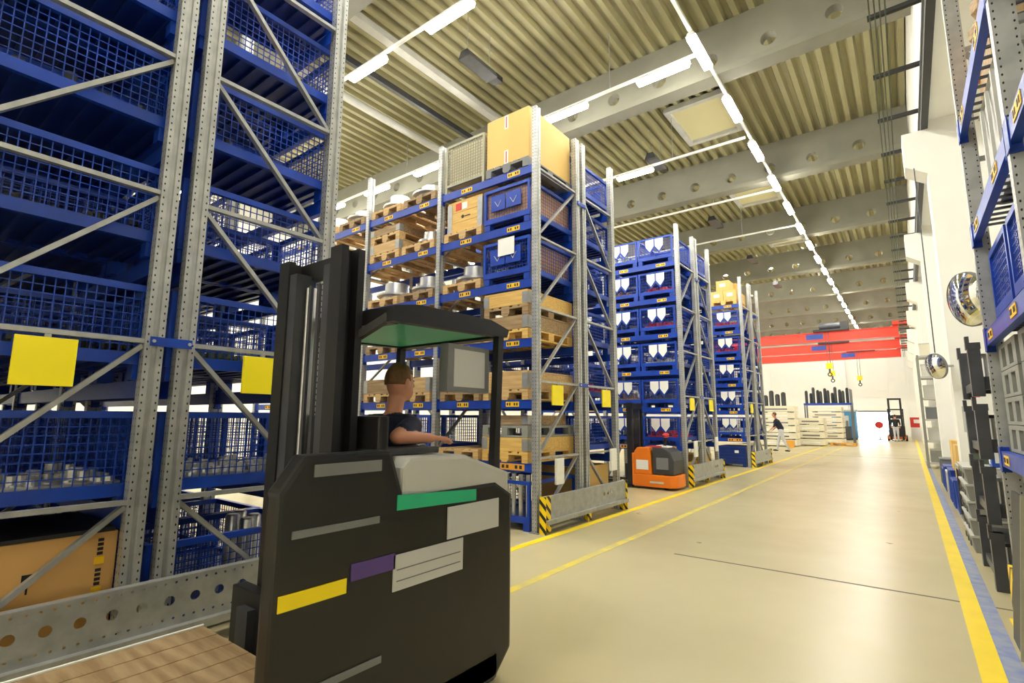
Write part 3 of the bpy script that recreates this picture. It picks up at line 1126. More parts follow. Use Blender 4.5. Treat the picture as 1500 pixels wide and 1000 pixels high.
# ---- rack B rear half, rack C, rack D : cages
for rk, np_, lo in (('B2', 2, 1), ('C1', 4, 1), ('C2', 2, 1), ('D1', 2, 1), ('D2', 2, 1)):
    for lv in range(lo, 7):
        for pos in range(np_):
            if rk == 'D1' and lv == 6:
                continue
            if rk == 'D2' and lv > 4:
                continue
            x, y, z, rz = slot(rk, lv, pos)
            tagd = rk in ('C1', 'D1')
            cage((x, y, z), rz, ('blue tagged cage on ' if tagd else 'blue cage on ') + where(rk, lv, pos), 'tags' if tagd else 'plates', 'blue',
                 'tagged cages' if tagd else 'blue cages in rear racks')
cc = 100
for rk, lv, pos, mt, nm in (('C1', 5, 0, 'red', 'red parts'), ('C1', 4, 0, 'red', 'red and brown parts'), ('C1', 3, 0, 'light_grey', 'pale grey parts'), ('C1', 2, 0, 'mid_grey', 'grey parts'),
                            ('C1', 2, 1, 'wood', 'brown parts'), ('C1', 1, 0, 'red', 'dark red parts'), ('C1', 5, 1, 'liner', 'brown parts'), ('C1', 6, 1, 'light_grey', 'pale parts'),
                            ('D1', 5, 0, 'red', 'red parts'), ('D1', 4, 0, 'red', 'bright red parts'), ('B2', 2, 0, 'red', 'red tools'), ('B2', 1, 0, 'blue_dark', 'blue parts'), ('D1', 1, 0, 'white', 'white parts')):
    x, y, z, rz = slot(rk, lv, pos)
    cc += 1
    heap((x, y, z + .151), nm + ' in the cage on ' + where(rk, lv, pos), .72, 1.05, .1, mt, 40, 'loose parts in cages', cc)
# floor of rack C and D
x, y, z, _ = slot('C1', 0, 0)
pallet((x, y, 0), 0, 'yellow wooden pallet on floor right of the orange stacker', 'wood_yellow', 'pallets on the floor')
wood_box((x, y, .145), 0, 'yellow wooden box on floor right of the orange stacker', .35, 'wood_yellow', None, 2)
x, y, z, _ = slot('C2', 0, 0)
carton((x, y, 0), 0, 'brown carton on the floor behind the second striped guard', .78, 1.0, .6, 'card_yellow', None, False)
x, y, z, _ = slot('D1', 0, 0)
bb = thing('steel_container', 'closed dark blue ribbed steel container on floor of farthest rack', 'container', (x, y, 0))
MB().box(-.43, .43, -.58, .58, .08, .62).build('body', 'blue_dark', bb, bevel=.01)
for k in range(5):
    MB().box(-.425, .425, -.595, -.581, .15 + k * .1, .19 + k * .1).build('rib', 'blue_dark', bb)
for sx in (-1, 1):
    MB().box(sx * .36 - .05, sx * .36 + .05, -.57, .57, 0, .08).build('skid', 'blue_dark', bb)
MB().box(.1, .22, -.6, -.596, .42, .5).build('paper_label', 'paper', bb)
# yellow cartons on top of D
x, y, z, _ = slot('D1', 6, 0)
pallet((x, y, z), 0, 'pallet under the yellow cartons on the farthest rack', 'wood_yellow')
for i, (dx, dy, dz, nm) in enumerate(((-.2, -.3, 0, 'lower left front'), (.21, -.3, 0, 'lower right front'), (0, -.3, .34, 'topmost front'), (-.2, .3, 0, 'lower left rear'), (.21, .3, 0, 'lower right rear'), (.1, .3, .34, 'topmost rear'))):
    c = carton((x + dx, y + dy, z + .145 + dz), 0, 'yellow carton on top of farthest rack, %s one' % nm, .4, .56, .335, 'card_yellow', 'yellow cartons', False)
    MB().box(-.09, .09, -.284, -.281, .13, .24).build('paper_label', 'paper', c)

# ================================================================== people
def remesh_person(name, prims, voxel, loc, label, mats, extra=None):
    """prims: list of (material index, kind, ...) joined into one continuous skin"""
    m = MB()
    segs = []
    for pr in prims:
        mi, kind = pr[0], pr[1]
        if kind == 'cap':
            _, _, p, q, r1, r2 = pr
            p, q = Vector(p), Vector(q)
            nseg = 4
            m.cyl(p, q, r1, 14, r2)
            m.ell(p, (r1, r1, r1), 14)
            m.ell(q, (r2, r2, r2), 14)
            segs.append((mi, p, q, (r1 + r2) / 2))
        else:
            _, _, c, r = pr[:4]
            m.ell(c, r, 18)
            c = Vector(c)
            ax = max(range(3), key=lambda i: r[i])
            d = Vector((0, 0, 0))
            d[ax] = max(0, r[ax] - min(r))
            segs.append((mi, c - d, c + d, min(r)))
    me = bpy.data.meshes.new(name)
    me.from_pydata(m.v, [], m.f)
    o = bpy.data.objects.new(name, me)
    COL.objects.link(o)
    md = o.modifiers.new('Remesh', 'REMESH')
    md.mode = 'VOXEL'
    md.voxel_size = voxel
    sm = o.modifiers.new('Smooth', 'SMOOTH')
    sm.factor = 0.5
    sm.iterations = 3
    dg = bpy.context.evaluated_depsgraph_get()
    me2 = bpy.data.meshes.new_from_object(o.evaluated_get(dg))
    bpy.data.objects.remove(o)
    me2.name = name
    me2.materials.clear()
    for mm in mats:
        me2.materials.append(MATS[mm])
    idx = []
    for p in me2.polygons:
        c = p.center
        best, bi = 1e9, 0
        for mi, a, b, r in segs:
            ab = b - a
            t = 0 if ab.length_squared < 1e-9 else max(0, min(1, (c - a).dot(ab) / ab.length_squared))
            dd = (c - (a + ab * t)).length - r
            if dd < best:
                best, bi = dd, mi
        idx.append(bi)
    me2.polygons.foreach_set('material_index', idx)
    me2.polygons.foreach_set('use_smooth', [True] * len(me2.polygons))
    ob = obj(name, me2, None, loc)
    return tag(ob, label, 'person')


def hand(prims, w, d, side, curl, mi, s=1.0):
    """palm and five fingers from wrist point w along direction d; side points to the thumb side"""
    w, d, side = Vector(w), Vector(d).normalized(), Vector(side).normalized()
    nrm = d.cross(side).normalized()
    palm = w + d * .05 * s
    for k in (-1, 0, 1):
        prims.append((mi, 'cap', w + side * .012 * k * s, w + d * .085 * s + side * .026 * k * s, .016 * s, .014 * s))
    for k, L in enumerate((.068, .078, .072, .056)):
        base = w + d * .088 * s + side * (.034 - .023 * k) * s
        dirn = (d + nrm * (-.25 * curl)).normalized()
        mid = base + dirn * L * .5 * s
        dir2 = (d + nrm * (-1.2 * curl)).normalized()
        tip = mid + dir2 * L * .55 * s
        prims.append((mi, 'cap', base, mid, .0095 * s, .009 * s))
        prims.append((mi, 'cap', mid, tip, .009 * s, .0075 * s))
    tb = w + d * .03 * s + side * .03 * s
    t1 = tb + (d * .6 + side * .8).normalized() * .04 * s
    t2 = t1 + (d + side * .2 - nrm * .4 * curl).normalized() * .035 * s
    prims.append((mi, 'cap', tb, t1, .012 * s, .0105 * s))
    prims.append((mi, 'cap', t1, t2, .0105 * s, .008 * s))


# ================================================================== the reach truck
TX, TY = -2.5, 1.2
T = thing('forklift', 'black reach truck with green cab roof driving past the nearest rack', 'forklift', (TX, TY, 0))
# local: x across (near side +.55), y along travel, near side faces the aisle
body = MB()
body.prism([(-.55, .30), (.55, .30), (.55, 1.22), (.47, 1.36), (-.47, 1.36), (-.55, 1.22)], 'z', .06, .2)
body.build('chassis', 'truck_black', T, bevel=.015)
sp_ = MB().prism([(-.12, .05), (1.2, .05), (1.35, .18), (1.35, 1.04), (1.2, 1.12), (.5, 1.12), (.42, 1.34), (-.02, 1.34), (-.12, 1.2)], 'x', .45, .55)
sp_.build('side_panel', 'truck_black', T, bevel=.02)
sp_ = MB().prism([(.42, .05), (1.2, .05), (1.35, .18), (1.35, 1.04), (1.2, 1.12), (.42, 1.12)], 'x', -.55, -.45)
sp_.build('side_panel', 'truck_black', T, bevel=.02)
MB().box(-.45, .45, 1.24, 1.34, .2, 1.08).build('rear_panel', 'truck_black', T, bevel=.015)
MB().box(-.5, .44, .43, .49, .2, 1.5).build('cab_back_panel', 'truck_black', T, bevel=.015)
MB().box(-.43, .43, .492, .66, .2, .80).build('seat_base', 'truck_black', T, bevel=.015)
MB().box(-.3, .2, .495, .70, .802, .88).build('seat_cushion', 'dark_plastic', T, bevel=.03)
MB().box(-.3, .2, .493, .56, .90, 1.40).build('seat_back', 'dark_plastic', T, bevel=.03)
# console on the near side: grey hood, teal band
con = MB().prism([(.5, 1.12), (1.33, 1.06), (1.33, 1.17), (.95, 1.29), (.55, 1.30), (.5, 1.25)], 'x', .16, .54)
con.build('console', 'light_grey', T, bevel=.02)
MB().prism([(.46, 1.06), (1.02, 1.04), (1.02, 1.10), (.46, 1.13)], 'x', .551, .556).build('green_band', 'teal', T)
MB().box(.06, .16, .9, 1.25, 1.1, 1.24).build('dashboard', 'dark_plastic', T, bevel=.02)
st = MB().lathe([(.13, -.012), (.145, 0), (.13, .012), (.118, 0), (.13, -.012)], (-.26, 1.2, 1.30), 24)
st.cyl((-.26, 1.2, 1.12), (-.26, 1.2, 1.30), .02, 10).bar((-.39, 1.2, 1.30), (-.13, 1.2, 1.30), .02, .012)
st.build('steering_wheel', 'black', T, smooth=True)
MB().box(-.44, .06, 1.08, 1.239, .9, 1.12).build('steering_column', 'truck_black', T, bevel=.02)
MB().box(.22, .42, .42, .86, 1.302, 1.335).build('armrest', 'dark_plastic', T, bevel=.012)
# overhead guard
gd = MB()
side = [(.44, 1.97), (1.36, 2.0), (1.38, 2.05), (1.2, 2.09), (.6, 2.08), (.44, 2.05)]
gd.prism(side, 'x', .44, .5)
gd.prism(side, 'x', -.5, -.44)
gd.box(-.44, .44, .44, .52, 1.97, 2.05)
gd.box(-.44, .44, 1.28, 1.36, 1.99, 2.06)
guard = gd.build('overhead_guard', 'black', T)
gp = MB().prism([(.52, 1.985), (1.28, 2.005), (1.28, 2.02), (.52, 2.0)], 'x', -.44, .44)
gp.build('roof_panel', 'teal', guard)
for k in range(6):
    MB().prism([(.52, 2.03), (1.28, 2.04), (1.28, 2.06), (.52, 2.05)], 'x', -.4 + k * .15, -.37 + k * .15).build('guard_bar', 'black', guard)
for (px_, y0, z0, y1, z1) in ((-.47, .46, 1.1, .47, 1.98), (-.47, 1.28, 1.08, 1.32, 2.0), (.47, 1.27, 1.1, 1.31, 2.0)):
    MB().bar((px_, y0, z0), (px_, y1, z1), .045, .05).build('guard_post', 'black', T)
tm = MB().box(.36, .43, .90, 1.27, 1.64, 1.92).build('side_screen', 'mid_grey', T, bevel=.012)
MB().box(.4301, .434, .95, 1.22, 1.67, 1.89).build('screen_face', 'paper_grey', tm)
# signs on the near side
def near_plate(name, y0, y1, z0, z1, mt, x=.556, par=T):
    return MB().box(.5505, x, y0, y1, z0, z1).build(name, mt, par)


near_plate('notice_plate', .80, 1.22, .87, 1.03, 'paper_grey')
pl = near_plate('notice_plate', .45, .92, .70, .86, 'paper_grey')
for k in range(2):
    MB().box(.5562, .5575, .47, .90, .74 + k * .05, .745 + k * .05).build('text_line', 'mid_grey', pl)
near_plate('purple_sticker', .22, .46, .80, .87, 'purple')
near_plate('yellow_stripe', -.10, .2, .76, .82, 'yellow')
near_plate('grey_strip', .02, .36, 1.25, 1.3, 'mid_grey')
near_plate('grey_strip', -.06, .36, 1.02, 1.05, 'mid_grey')
near_plate('grey_strip', -.1, .4, .42, .45, 'mid_grey')
# mast
for sx in (-1, 1):
    MB().prism([(sx * .25 - .05, .26), (sx * .25 + .05, .26), (sx * .25 + .05, .30), (sx * .25 - .01 * sx, .30), (sx * .25 - .01 * sx, .36), (sx * .25 + .05, .36), (sx * .25 + .05, .40), (sx * .25 - .05, .40)], 'z', .06, 2.36).build('mast_channel', 'black', T)
    MB().box(sx * .165 - .035, sx * .165 + .035, .27, .38, .1, 2.28).build('inner_mast', 'dark_steel', T)
    MB().cyl((sx * .09, .34, .1), (sx * .09, .34, 2.2), .028, 12).build('lift_cylinder', 'steel', T, smooth=True)
for z0 in (.5, 1.4, 2.26):
    MB().box(-.2, .2, .36, .41, z0, z0 + .1).build('mast_crossbar', 'black', T)
for sx in (-1, 1):
    MB().box(sx * .04 - .012, sx * .04 + .012, .30, .315, .3, 2.2).build('chain', 'dark_steel', T)
for sx in (-1, 1):
    MB().bar((sx * .27, .39, 1.9), (sx * .44, .46, 2.0), .04, .04).build('guard_bracket', 'black', T)
MB().box(-.4, .4, .18, .255, .18, .62).build('fork_carriage', 'black', T, bevel=.01)
for sx in (-1, 1):
    MB().prism([(.18, .55), (.14, .55), (.14, .15), (-.91, .13), (-.96, .115), (.15, .105), (.18, .12)], 'x', sx * .2 - .055, sx * .2 + .055).build('fork', 'dark_steel', T)
    MB().box(sx * .50 - .05, sx * .50 + .05, -1.0, .34, .03, .16).build('outrigger', 'truck_black', T, bevel=.01)
    MB().cyl((sx * .50 - .052, -.9, .06), (sx * .50 + .052, -.9, .06), .06, 16).build('wheel', 'rubber', T, smooth=True)
MB().cyl((-.06, 1.1, .13), (.06, 1.1, .13), .13, 20).build('wheel', 'rubber', T, smooth=True)
# the load on the forks
pallet((TX, TY - .47, .152), 0, 'pallet carried on the forks of the reach truck', 'wood', None)
ld = thing('wooden_box', 'flat brown wooden case carried on the forks at bottom left', 'box', (TX, TY - .47, .297))
bme = MB().box(-.077, .077, -.52, .52, 0, .018).mesh('lid_board', 'wood_old', bevel=.003)
for k in range(5):
    obj('lid_board', bme, ld, (-.32 + .16 * k, 0, .14))
for s in (-1, 1):
    MB().box(-.4, .4, s * .51 - .01, s * .51 + .01, .001, .139).build('side_board', 'wood', ld)
    MB().box(s * .39 - .01, s * .39 + .01, -.5, .5, .001, .139).build('side_board', 'wood', ld)
MB().box(-.4, -.385, -.52, .52, .159, .166).build('edge_strip', 'paper', ld)

# driver
pr = []
cx, cy0 = -2.5, 2.06
NV, SK, TR, HR, SH = 0, 1, 2, 3, 4
hipz = .96
for sx in (-1, 1):
    pr.append((TR, 'cap', (cx + sx * .09, cy0 - .02, hipz), (cx + sx * .11, cy0 + .10, .56), .085, .06))
    pr.append((TR, 'cap', (cx + sx * .11, cy0 + .10, .56), (cx + sx * .11, cy0 + .0, .28), .058, .042))
    pr.append((SH, 'cap', (cx + sx * .11, cy0 - .02, .245), (cx + sx * .12, cy0 + .16, .24), .042, .034))
pr.append((TR, 'ell', (cx, cy0 - .02, hipz + .02), (.165, .12, .13)))
pr.append((NV, 'ell', (cx, cy0 - .01, 1.14), (.165, .115, .19)))
pr.append((NV, 'ell', (cx, cy0 + .01, 1.34), (.19, .125, .19)))
pr.append((NV, 'cap', (cx - .15, cy0, 1.45), (cx + .15, cy0, 1.45), .065, .065))
pr.append((SK, 'cap', (cx, cy0 + .01, 1.48), (cx, cy0 + .035, 1.60), .055, .052))
hc = Vector((cx, cy0 + .06, 1.705))
pr.append((SK, 'ell', hc, (.073, .092, .115)))
pr.append((SK, 'ell', hc + Vector((0, .035, -.055)), (.055, .06, .06)))
pr.append((SK, 'cap', hc + Vector((0, .085, .02)), hc + Vector((0, .105, -.018)), .010, .015))
pr.append((SK, 'cap', hc + Vector((-.02, .088, -.062)), hc + Vector((.02, .088, -.062)), .009, .009))
for sx in (-1, 1):
    pr.append((SK, 'ell', hc + Vector((sx * .075, -.005, -.005)), (.012, .02, .032)))
# right arm (near side) resting on the armrest
sR, eR, wR = Vector((cx + .2, cy0 - .01, 1.44)), Vector((cx + .30, cy0 - .2, 1.388)), Vector((cx + .31, cy0 + .04, 1.375))
sR2 = sR.lerp(eR, .62)
pr.append((NV, 'cap', sR, sR2, .062, .056))
pr.append((SK, 'cap', sR2, eR, .045, .042))
pr.append((SK, 'cap', eR, wR, .042, .028))
hand(pr, wR, (0, 1, -.05), (-1, 0, 0), .6, SK)
# left arm reaching to the wheel
sL, eL, wL = Vector((cx - .2, cy0, 1.44)), Vector((cx - .29, cy0 + .06, 1.22)), Vector((cx - .22, cy0 + .24, 1.335))
sL2 = sL.lerp(eL, .62)
pr.append((NV, 'cap', sL, sL2, .062, .056))
pr.append((SK, 'cap', sL2, eL, .045, .042))
pr.append((SK, 'cap', eL, wL, .042, .027))
hand(pr, wL, (.0, 1, -.05), (1, 0, .2), .7, SK)
drv = remesh_person('person', pr, .0085, (0, 0, 0), 'driver in navy shirt standing in the black reach truck, forearm on armrest', ['navy', 'skin', 'trouser', 'hair', 'black'])
hm = MB()
vs_, fs_ = [], []
hb = bmesh.new()
bmesh.ops.create_uvsphere(hb, u_segments=24, v_segments=16, radius=1.0)
for v in hb.verts:
    v.co = Vector((v.co.x * .080, v.co.y * .100, v.co.z * .118))
bmesh.ops.delete(hb, geom=[v for v in hb.verts if v.co.z < -.045 + .9 * max(0, v.co.y + .02) or (v.co.z < .03 and v.co.y > .03)], context='VERTS')
hme = bpy.data.meshes.new('hair')
hb.to_mesh(hme)
hb.free()
hme.materials.append(MATS['hair'])
hme.polygons.foreach_set('use_smooth', [True] * len(hme.polygons))
ho = obj('hair', hme, drv, hc + Vector((0, -.006, .008)))
sol = ho.modifiers.new('Solidify', 'SOLIDIFY')
sol.thickness = .012
for sx in (-1, 1):
    MB().ell(hc + Vector((sx * .03, .078, .012)), (.011, .008, .008), 10).build('eye', 'eye', drv, smooth=True)
    MB().bar(hc + Vector((sx * .015, .089, .035)), hc + Vector((sx * .047, .077, .035)), .006, .006).build('eyebrow', 'hair', drv)
MB().box(-.17, .17, -.05, .05, -.02, .0).build('collar', 'navy', drv, (cx, cy0 + .005, 1.51), bevel=.008)

# ================================================================== orange stacker
OX, OY = -4.35, 10.98
st = thing('pallet_stacker', 'orange walk-behind stacker with black mast parked between racks', 'stacker', (OX, OY, 0))
ps = [(-.45, -.36), (.34, -.36), (.45, -.26), (.47, 0), (.45, .26), (.34, .36), (-.45, .36)]
MB().prism(ps, 'z', .05, .30).build('chassis', 'orange', st, bevel=.02)
MB().prism([(-.44, .30), (-.06, .30), (-.08, .80), (-.14, .86), (-.38, .86), (-.44, .78)], 'y', -.345, -.1).build('side_cover', 'orange', st, bevel=.02)
MB().prism([(-.44, .30), (-.06, .30), (-.08, .80), (-.14, .86), (-.38, .86), (-.44, .78)], 'y', .1, .345).build('side_cover', 'orange', st, bevel=.02)
MB().box(-.50, -.445, -.34, .34, .06, .74).build('front_plate', 'orange', st, bevel=.01)
MB().prism([(-.05, .31), (.40, .31), (.41, .6), (.34, .78), (.2, .86), (-.05, .88)], 'y', -.32, .32).build('hood', 'dark_plastic', st, bevel=.03)
MB().box(.04, .30, -.328, -.319, .42, .66).build('hood_panel', 'mid_grey', st, bevel=.003)
MB().prism([(0, .885), (.24, .86), (.24, .885), (0, .91)], 'y', -.2, .1).build('paper_sheets', 'paper', st)
MB().box(-.1, .12, -.30, -.2, .86, .9).build('red_switch', 'red', st)
MB().box(-.40, -.13, -.3475, -.3455, .40, .60).build('paper_label', 'paper', st)
MB().box(-.1, .2, -.3625, -.3605, .13, .17).build('maker_plate', 'paper_grey', st)
tl = MB().bar((.1, 0, .8), (.16, -.05, 1.08), .05, .05).build('tiller_arm', 'black', st)
hd = MB().ell((.17, -.06, 1.12), (.07, .09, .055), 14).build('tiller_head', 'red', tl, smooth=True)
MB().cyl((.17, -.24, 1.11), (.17, .12, 1.11), .012, 8).cyl((.05, -.06, 1.12), (.30, -.06, 1.12), .012, 8).build('tiller_grip', 'black', tl)
for sy in (-1, 1):
    MB().box(-.62, -.51, sy * .27 - .04, sy * .27 + .04, .06, 1.82).build('mast_channel', 'black', st)
    MB().box(-.60, -.53, sy * .18 - .03, sy * .18 + .03, .1, 1.74).build('inner_mast', 'dark_steel', st)
    MB().box(-1.75, -.66, sy * .2 - .07, sy * .2 + .07, .09, .14).build('fork', 'black', st)
    MB().box(-1.7, -.51, sy * .29 - .05, sy * .29 + .05, .02, .085).build('support_leg', 'black', st)
MB().box(-.56, -.5, -.26, .26, 1.68, 1.8).build('mast_crossbar', 'black', st)
MB().box(-.58, -.53, -.13, .13, .3, 1.7).build('mast_guard_mesh', 'black', st)
MB().box(-.68, -.63, -.3, .3, .1, .5).build('fork_carriage', 'black', st)
for sy in (-.2, .2):
    MB().cyl((.2, sy - .04, .06), (.2, sy + .04, .06), .06, 14).build('wheel', 'rubber', st, smooth=True)

# ================================================================== right-hand rack
EX0, EX1 = .62, 1.62
E_Y = (5.82, 3.82, 1.82)
E_LEV = (1.25, 2.22, 3.12, 4.08)
RE = thing('pallet_rack', 'galvanised rack with blue beams along the right wall', 'rack', (EX0, 3.82, 0))
upe = MB().prism([(-.055, -.04), (.055, -.04), (.055, .04), (.018, .04), (.012, .026), (-.012, .026), (-.018, .04), (-.055, .04)], 'z', .012, 5.6).mesh('upright', 'galv_holes_wall')
for yy in E_Y:
    for xx in (0, EX1 - EX0):
        obj('upright', upe, RE, (xx, yy - 3.82, 0))
        obj('foot_plate', foot_me, RE, (xx, yy - 3.82, 0))
    for i in range(5):
        z = .6 + i * 1.05
        MB().bar((.055, yy - 3.82, z), (EX1 - EX0 - .055, yy - 3.82, z), .03, .04).build('tie_bar', 'galv', RE)
        if i < 4:
            a, b = ((.055, z + .03), (EX1 - EX0 - .055, z + 1.0))
            if i % 2:
                a, b = (EX1 - EX0 - .055, z + .03), (.055, z + 1.0)
            MB().bar((a[0], yy - 3.82 - .012, a[1]), (b[0], yy - 3.82 - .012, b[1]), .03, .04).build('diagonal_brace', 'galv', RE)
for k in range(2):
    yc = (E_Y[k] + E_Y[k + 1]) / 2 - 3.82
    L = 1.92
    for z in E_LEV:
        for xx in (-.03, EX1 - EX0):
            m = MB().box(xx - .025, xx + .025, yc - L / 2 + .012, yc + L / 2 - .012, z - .12, z)
            m.box(xx - .03, xx + .032, yc - L / 2, yc - L / 2 + .012, z - .17, z + .03)
            m.box(xx - .03, xx + .032, yc + L / 2 - .012, yc + L / 2, z - .17, z + .03)
            m.box(xx - .032, xx - .026, yc + L / 2 - .07, yc + L / 2 + .05, z - .16, z + .03)
            bo = m.build('beam', 'blue', RE)
            if xx < 0:
                for s in (-.5, .62):
                    o = obj('label', lab_me, bo, (xx - .0255, yc + s, z - .06), -math.pi / 2)
        # mesh decks carry the loads
        dk = MB()
        for i in range(14):
            dk.box(.0, EX1 - EX0 - .03, yc - .93 + i * .137, yc - .91 + i * .137, z - .02, z - .002)
        dk.build('mesh_deck', 'dark_steel', RE)
# loads of the right-hand rack
ob = thing('net_bundle', 'orange and brown bundle at the top corner of the right rack', 'bundle', (1.0, 5.3, E_LEV[3] + .004))
m = MB()
rr = random.Random(5)
for i in range(26):
    m.ell((rr.uniform(-.25, .25), rr.uniform(-.3, .3), rr.uniform(.2, 1.0)), (rr.uniform(.06, .14),) * 3, 8)
m.box(-.28, .28, -.34, .34, 0, .5)
m.build('wrapped_goods', 'wood_old', ob)
m = MB()
for i in range(10):
    m.ell((rr.uniform(-.28, .2), rr.uniform(-.3, .34), rr.uniform(.3, 1.1)), (rr.uniform(.06, .12),) * 3, 8)
m.build('orange_sheet', 'orange', ob)
gb = thing('plastic_container', 'tall pale grey plastic container with lid in the right rack', 'container', (1.1, 4.75, E_LEV[2]))
MB().prism([(-.42, 0), (.42, 0), (.45, .72), (-.45, .72)], 'y', -.5, .5).build('body', 'light_grey', gb, bevel=.03)
MB().prism([(-.47, .725), (.47, .725), (.38, .84), (-.38, .84)], 'y', -.52, .52).build('lid', 'light_grey', gb, bevel=.02)
for yy in (-.3, 0, .3):
    MB().box(-.475, -.455, yy - .02, yy + .02, .1, .7).build('rib', 'light_grey', gb)
for i, yy in enumerate((5.28, 4.32)):
    c = cage((1.12, yy, E_LEV[1]), math.pi / 2, 'blue cage in the right rack, %s' % ('at its far end' if i == 0 else 'closer to the viewer'), 'plates', 'blue', 'cages in the right rack')
    c.scale = (1.0, .8, 1)
for i in range(4):
    plastic_pallet((1.1, 5.3, E_LEV[0] + i * .21), 'grey plastic pallet in right rack, %s from the bottom of its stack' % ordn(i), 'stacked grey plastic pallets', .95, .8, .205)
for i in range(4):
    plastic_pallet((1.1, 4.35, E_LEV[0] + i * .21), 'grey plastic pallet at right edge, %s from the bottom of its nearer stack' % ordn(i), 'stacked grey plastic pallets nearer', .95, .8, .205)
for i in range(3):
    plastic_pallet((1.1, 5.25, i * .21), 'grey plastic pallet on floor under right rack, %s from floor' % ordn(i), 'grey floor pallets', .95, .8, .205, 'mid_grey')
gp = thing('rack_end_guard', 'small yellow and black striped guard at foot of right rack', 'rack guard', (.53, 5.45, 0))
MB().box(-.03, .03, -.1, .1, .0, .42).build('striped_post', 'hazard', gp, bevel=.005)
MB().box(-.05, .05, -.14, .14, 0, .012).build('base_plate', 'yellow', gp)
bd = thing('leaning_board', 'dark board leaning against the right rack above striped guard', 'board', (.56, 4.9, 0))
MB().bar((-.10, 0, 0.0), (-.015, 0, 1.0), .5, .02, (1, 0, 0)).build('panel', 'dark_plastic', bd)
MB().bar((-.115, -.26, .02), (-.02, -.26, 1.02), .02, .04, (1, 0, 0)).build('edge', 'beige_steel', bd)

# convex mirrors
def mirror(loc, r, rz, tilt, label, arm_to):
    m_ = thing('convex_mirror', label, 'mirror', loc, 0, 'convex traffic mirrors')
    prof = [(.001, -r * .28)]
    for k in range(1, 9):
        a = k / 8
        prof.append((r * a, -r * .28 * (1 - a * a)))
    d = MB().lathe(prof, n=32, axis='y').mesh('mirror_face', 'mirror', smooth=True)
    f = obj('mirror_face', d, m_)
    f.rotation_euler = (tilt, 0, rz)
    rim = MB().lathe([(r * .99, -.004), (r * 1.03, 0), (r * 1.03, .03), (r * .9, .05), (.001, .06)], n=32, axis='y').build('rim', 'mid_grey', m_, smooth=True)
    rim.rotation_euler = (tilt, 0, rz)
    MB().bar((0, .03, 0), Vector(arm_to) - Vector(loc), .03, .03).build('bracket', 'galv', m_)


mirror((.515, 6.16, 2.58), .245, -1.05, .18, 'large round convex mirror on the corner of the right rack', (.62, 5.87, 2.58))
mirror((.385, 10.05, 2.29), .19, -.95, .18, 'smaller round convex mirror hung on the first wall column', (.6, 10.24, 2.3))
tag(MB().cyl((.40, 10.12, 2.5), (.40, 10.12, 5.5), .008, 6).build('mirror_cable', 'dark_steel'), 'thin dark cable running up from the smaller mirror', 'cable')
# notices on the first column
nb_ = thing('notice_board', 'white notice sheet pinned on the first wall column', 'notice', (.78, 10.249, 1.5))
MB().box(-.14, .14, -.01, 0, -.19, .19).build('sheet', 'paper_grey', nb_)
for k in range(4):
    MB().box(-.1, .1, -.0115, -.0101, .1 - k * .06, .11 - k * .06).build('text_line', 'mid_grey', nb_)
nr = thing('red_notice', 'small red fire sign above the notice sheet', 'sign', (.8, 10.249, 1.85))
MB().box(-.09, .09, -.008, 0, -.07, .07).build('plate', 'white', nr)
MB().box(-.07, -.02, -.0095, -.0081, -.05, .05).build('mark', 'red', nr)
MB().box(.0, .06, -.0095, -.0081, -.03, .03).build('mark', 'red', nr)

# stack of dark stillages beyond the rack end
def stillage(loc, label, filled):
    s = thing('stacking_frame', label, 'stacking frame', loc, 0, 'dark stacking frames')
    pm2 = cached('stpost', lambda: MB().box(-.05, .04, -.05, .05, .0, .50).box(-.06, .045, -.055, .055, .44, .50).box(-.06, -.03, -.04, .04, .50, .562).mesh('post', 'dark_steel'))
    for sx in (-1, 1):
        for sy in (-1, 1):
            o = obj('post', pm2, s, (sx * .46, sy * .5, 0))
    rx = cached('strx', lambda: MB().box(-.425, .425, -.025, .025, .06, .18).mesh('rail', 'dark_steel'))
    ry = cached('stry', lambda: MB().box(-.025, .025, -.465, .465, .06, .14).mesh('rail', 'dark_steel'))
    for sy in (-1, 1):
        obj('rail', rx, s, (0, sy * .5, 0))
    for sx in (-1, 1):
        obj('rail', ry, s, (sx * .46, 0, 0))
    obj('deck', cached('stdeck', lambda: MB().box(-.43, .43, -.47, .47, .10, .12).mesh('deck', 'dark_plastic')), s)
    return s


for k in range(4):
    stillage((1.0, 6.95, k * .57), 'dark grey stacking frame, %s from floor, beyond right rack' % ordn(k), k)
    mt = ('mid_grey', 'grey_plastic', 'light_grey', 'white')[k]
    nm = ('dark grey', 'mid grey', 'pale grey', 'white')[k]
    b = thing('plastic_crate', '%s shallow crate inside the %s stacking frame' % (nm, ordn(k)), 'crate', (1.0, 6.95, k * .57 + .121), 0, 'crates in stacking frames')
    MB().box(-.4, .4, -.44, .44, 0, .25).build('body', mt, b, bevel=.01)
    MB().box(-.41, .41, -.45, .45, .251, .28).build('rim', 'light_grey' if k % 2 else 'dark_plastic', b)
    if k > 0:
        p = MB().box(-.2, .2, -.003, 0, .06, .2).build('paper_label', 'paper', b, (.02, -.446, 0))
        MB().box(-.14, .1, -.0045, -.0031, .11, .15).build('print', 'ink', p)

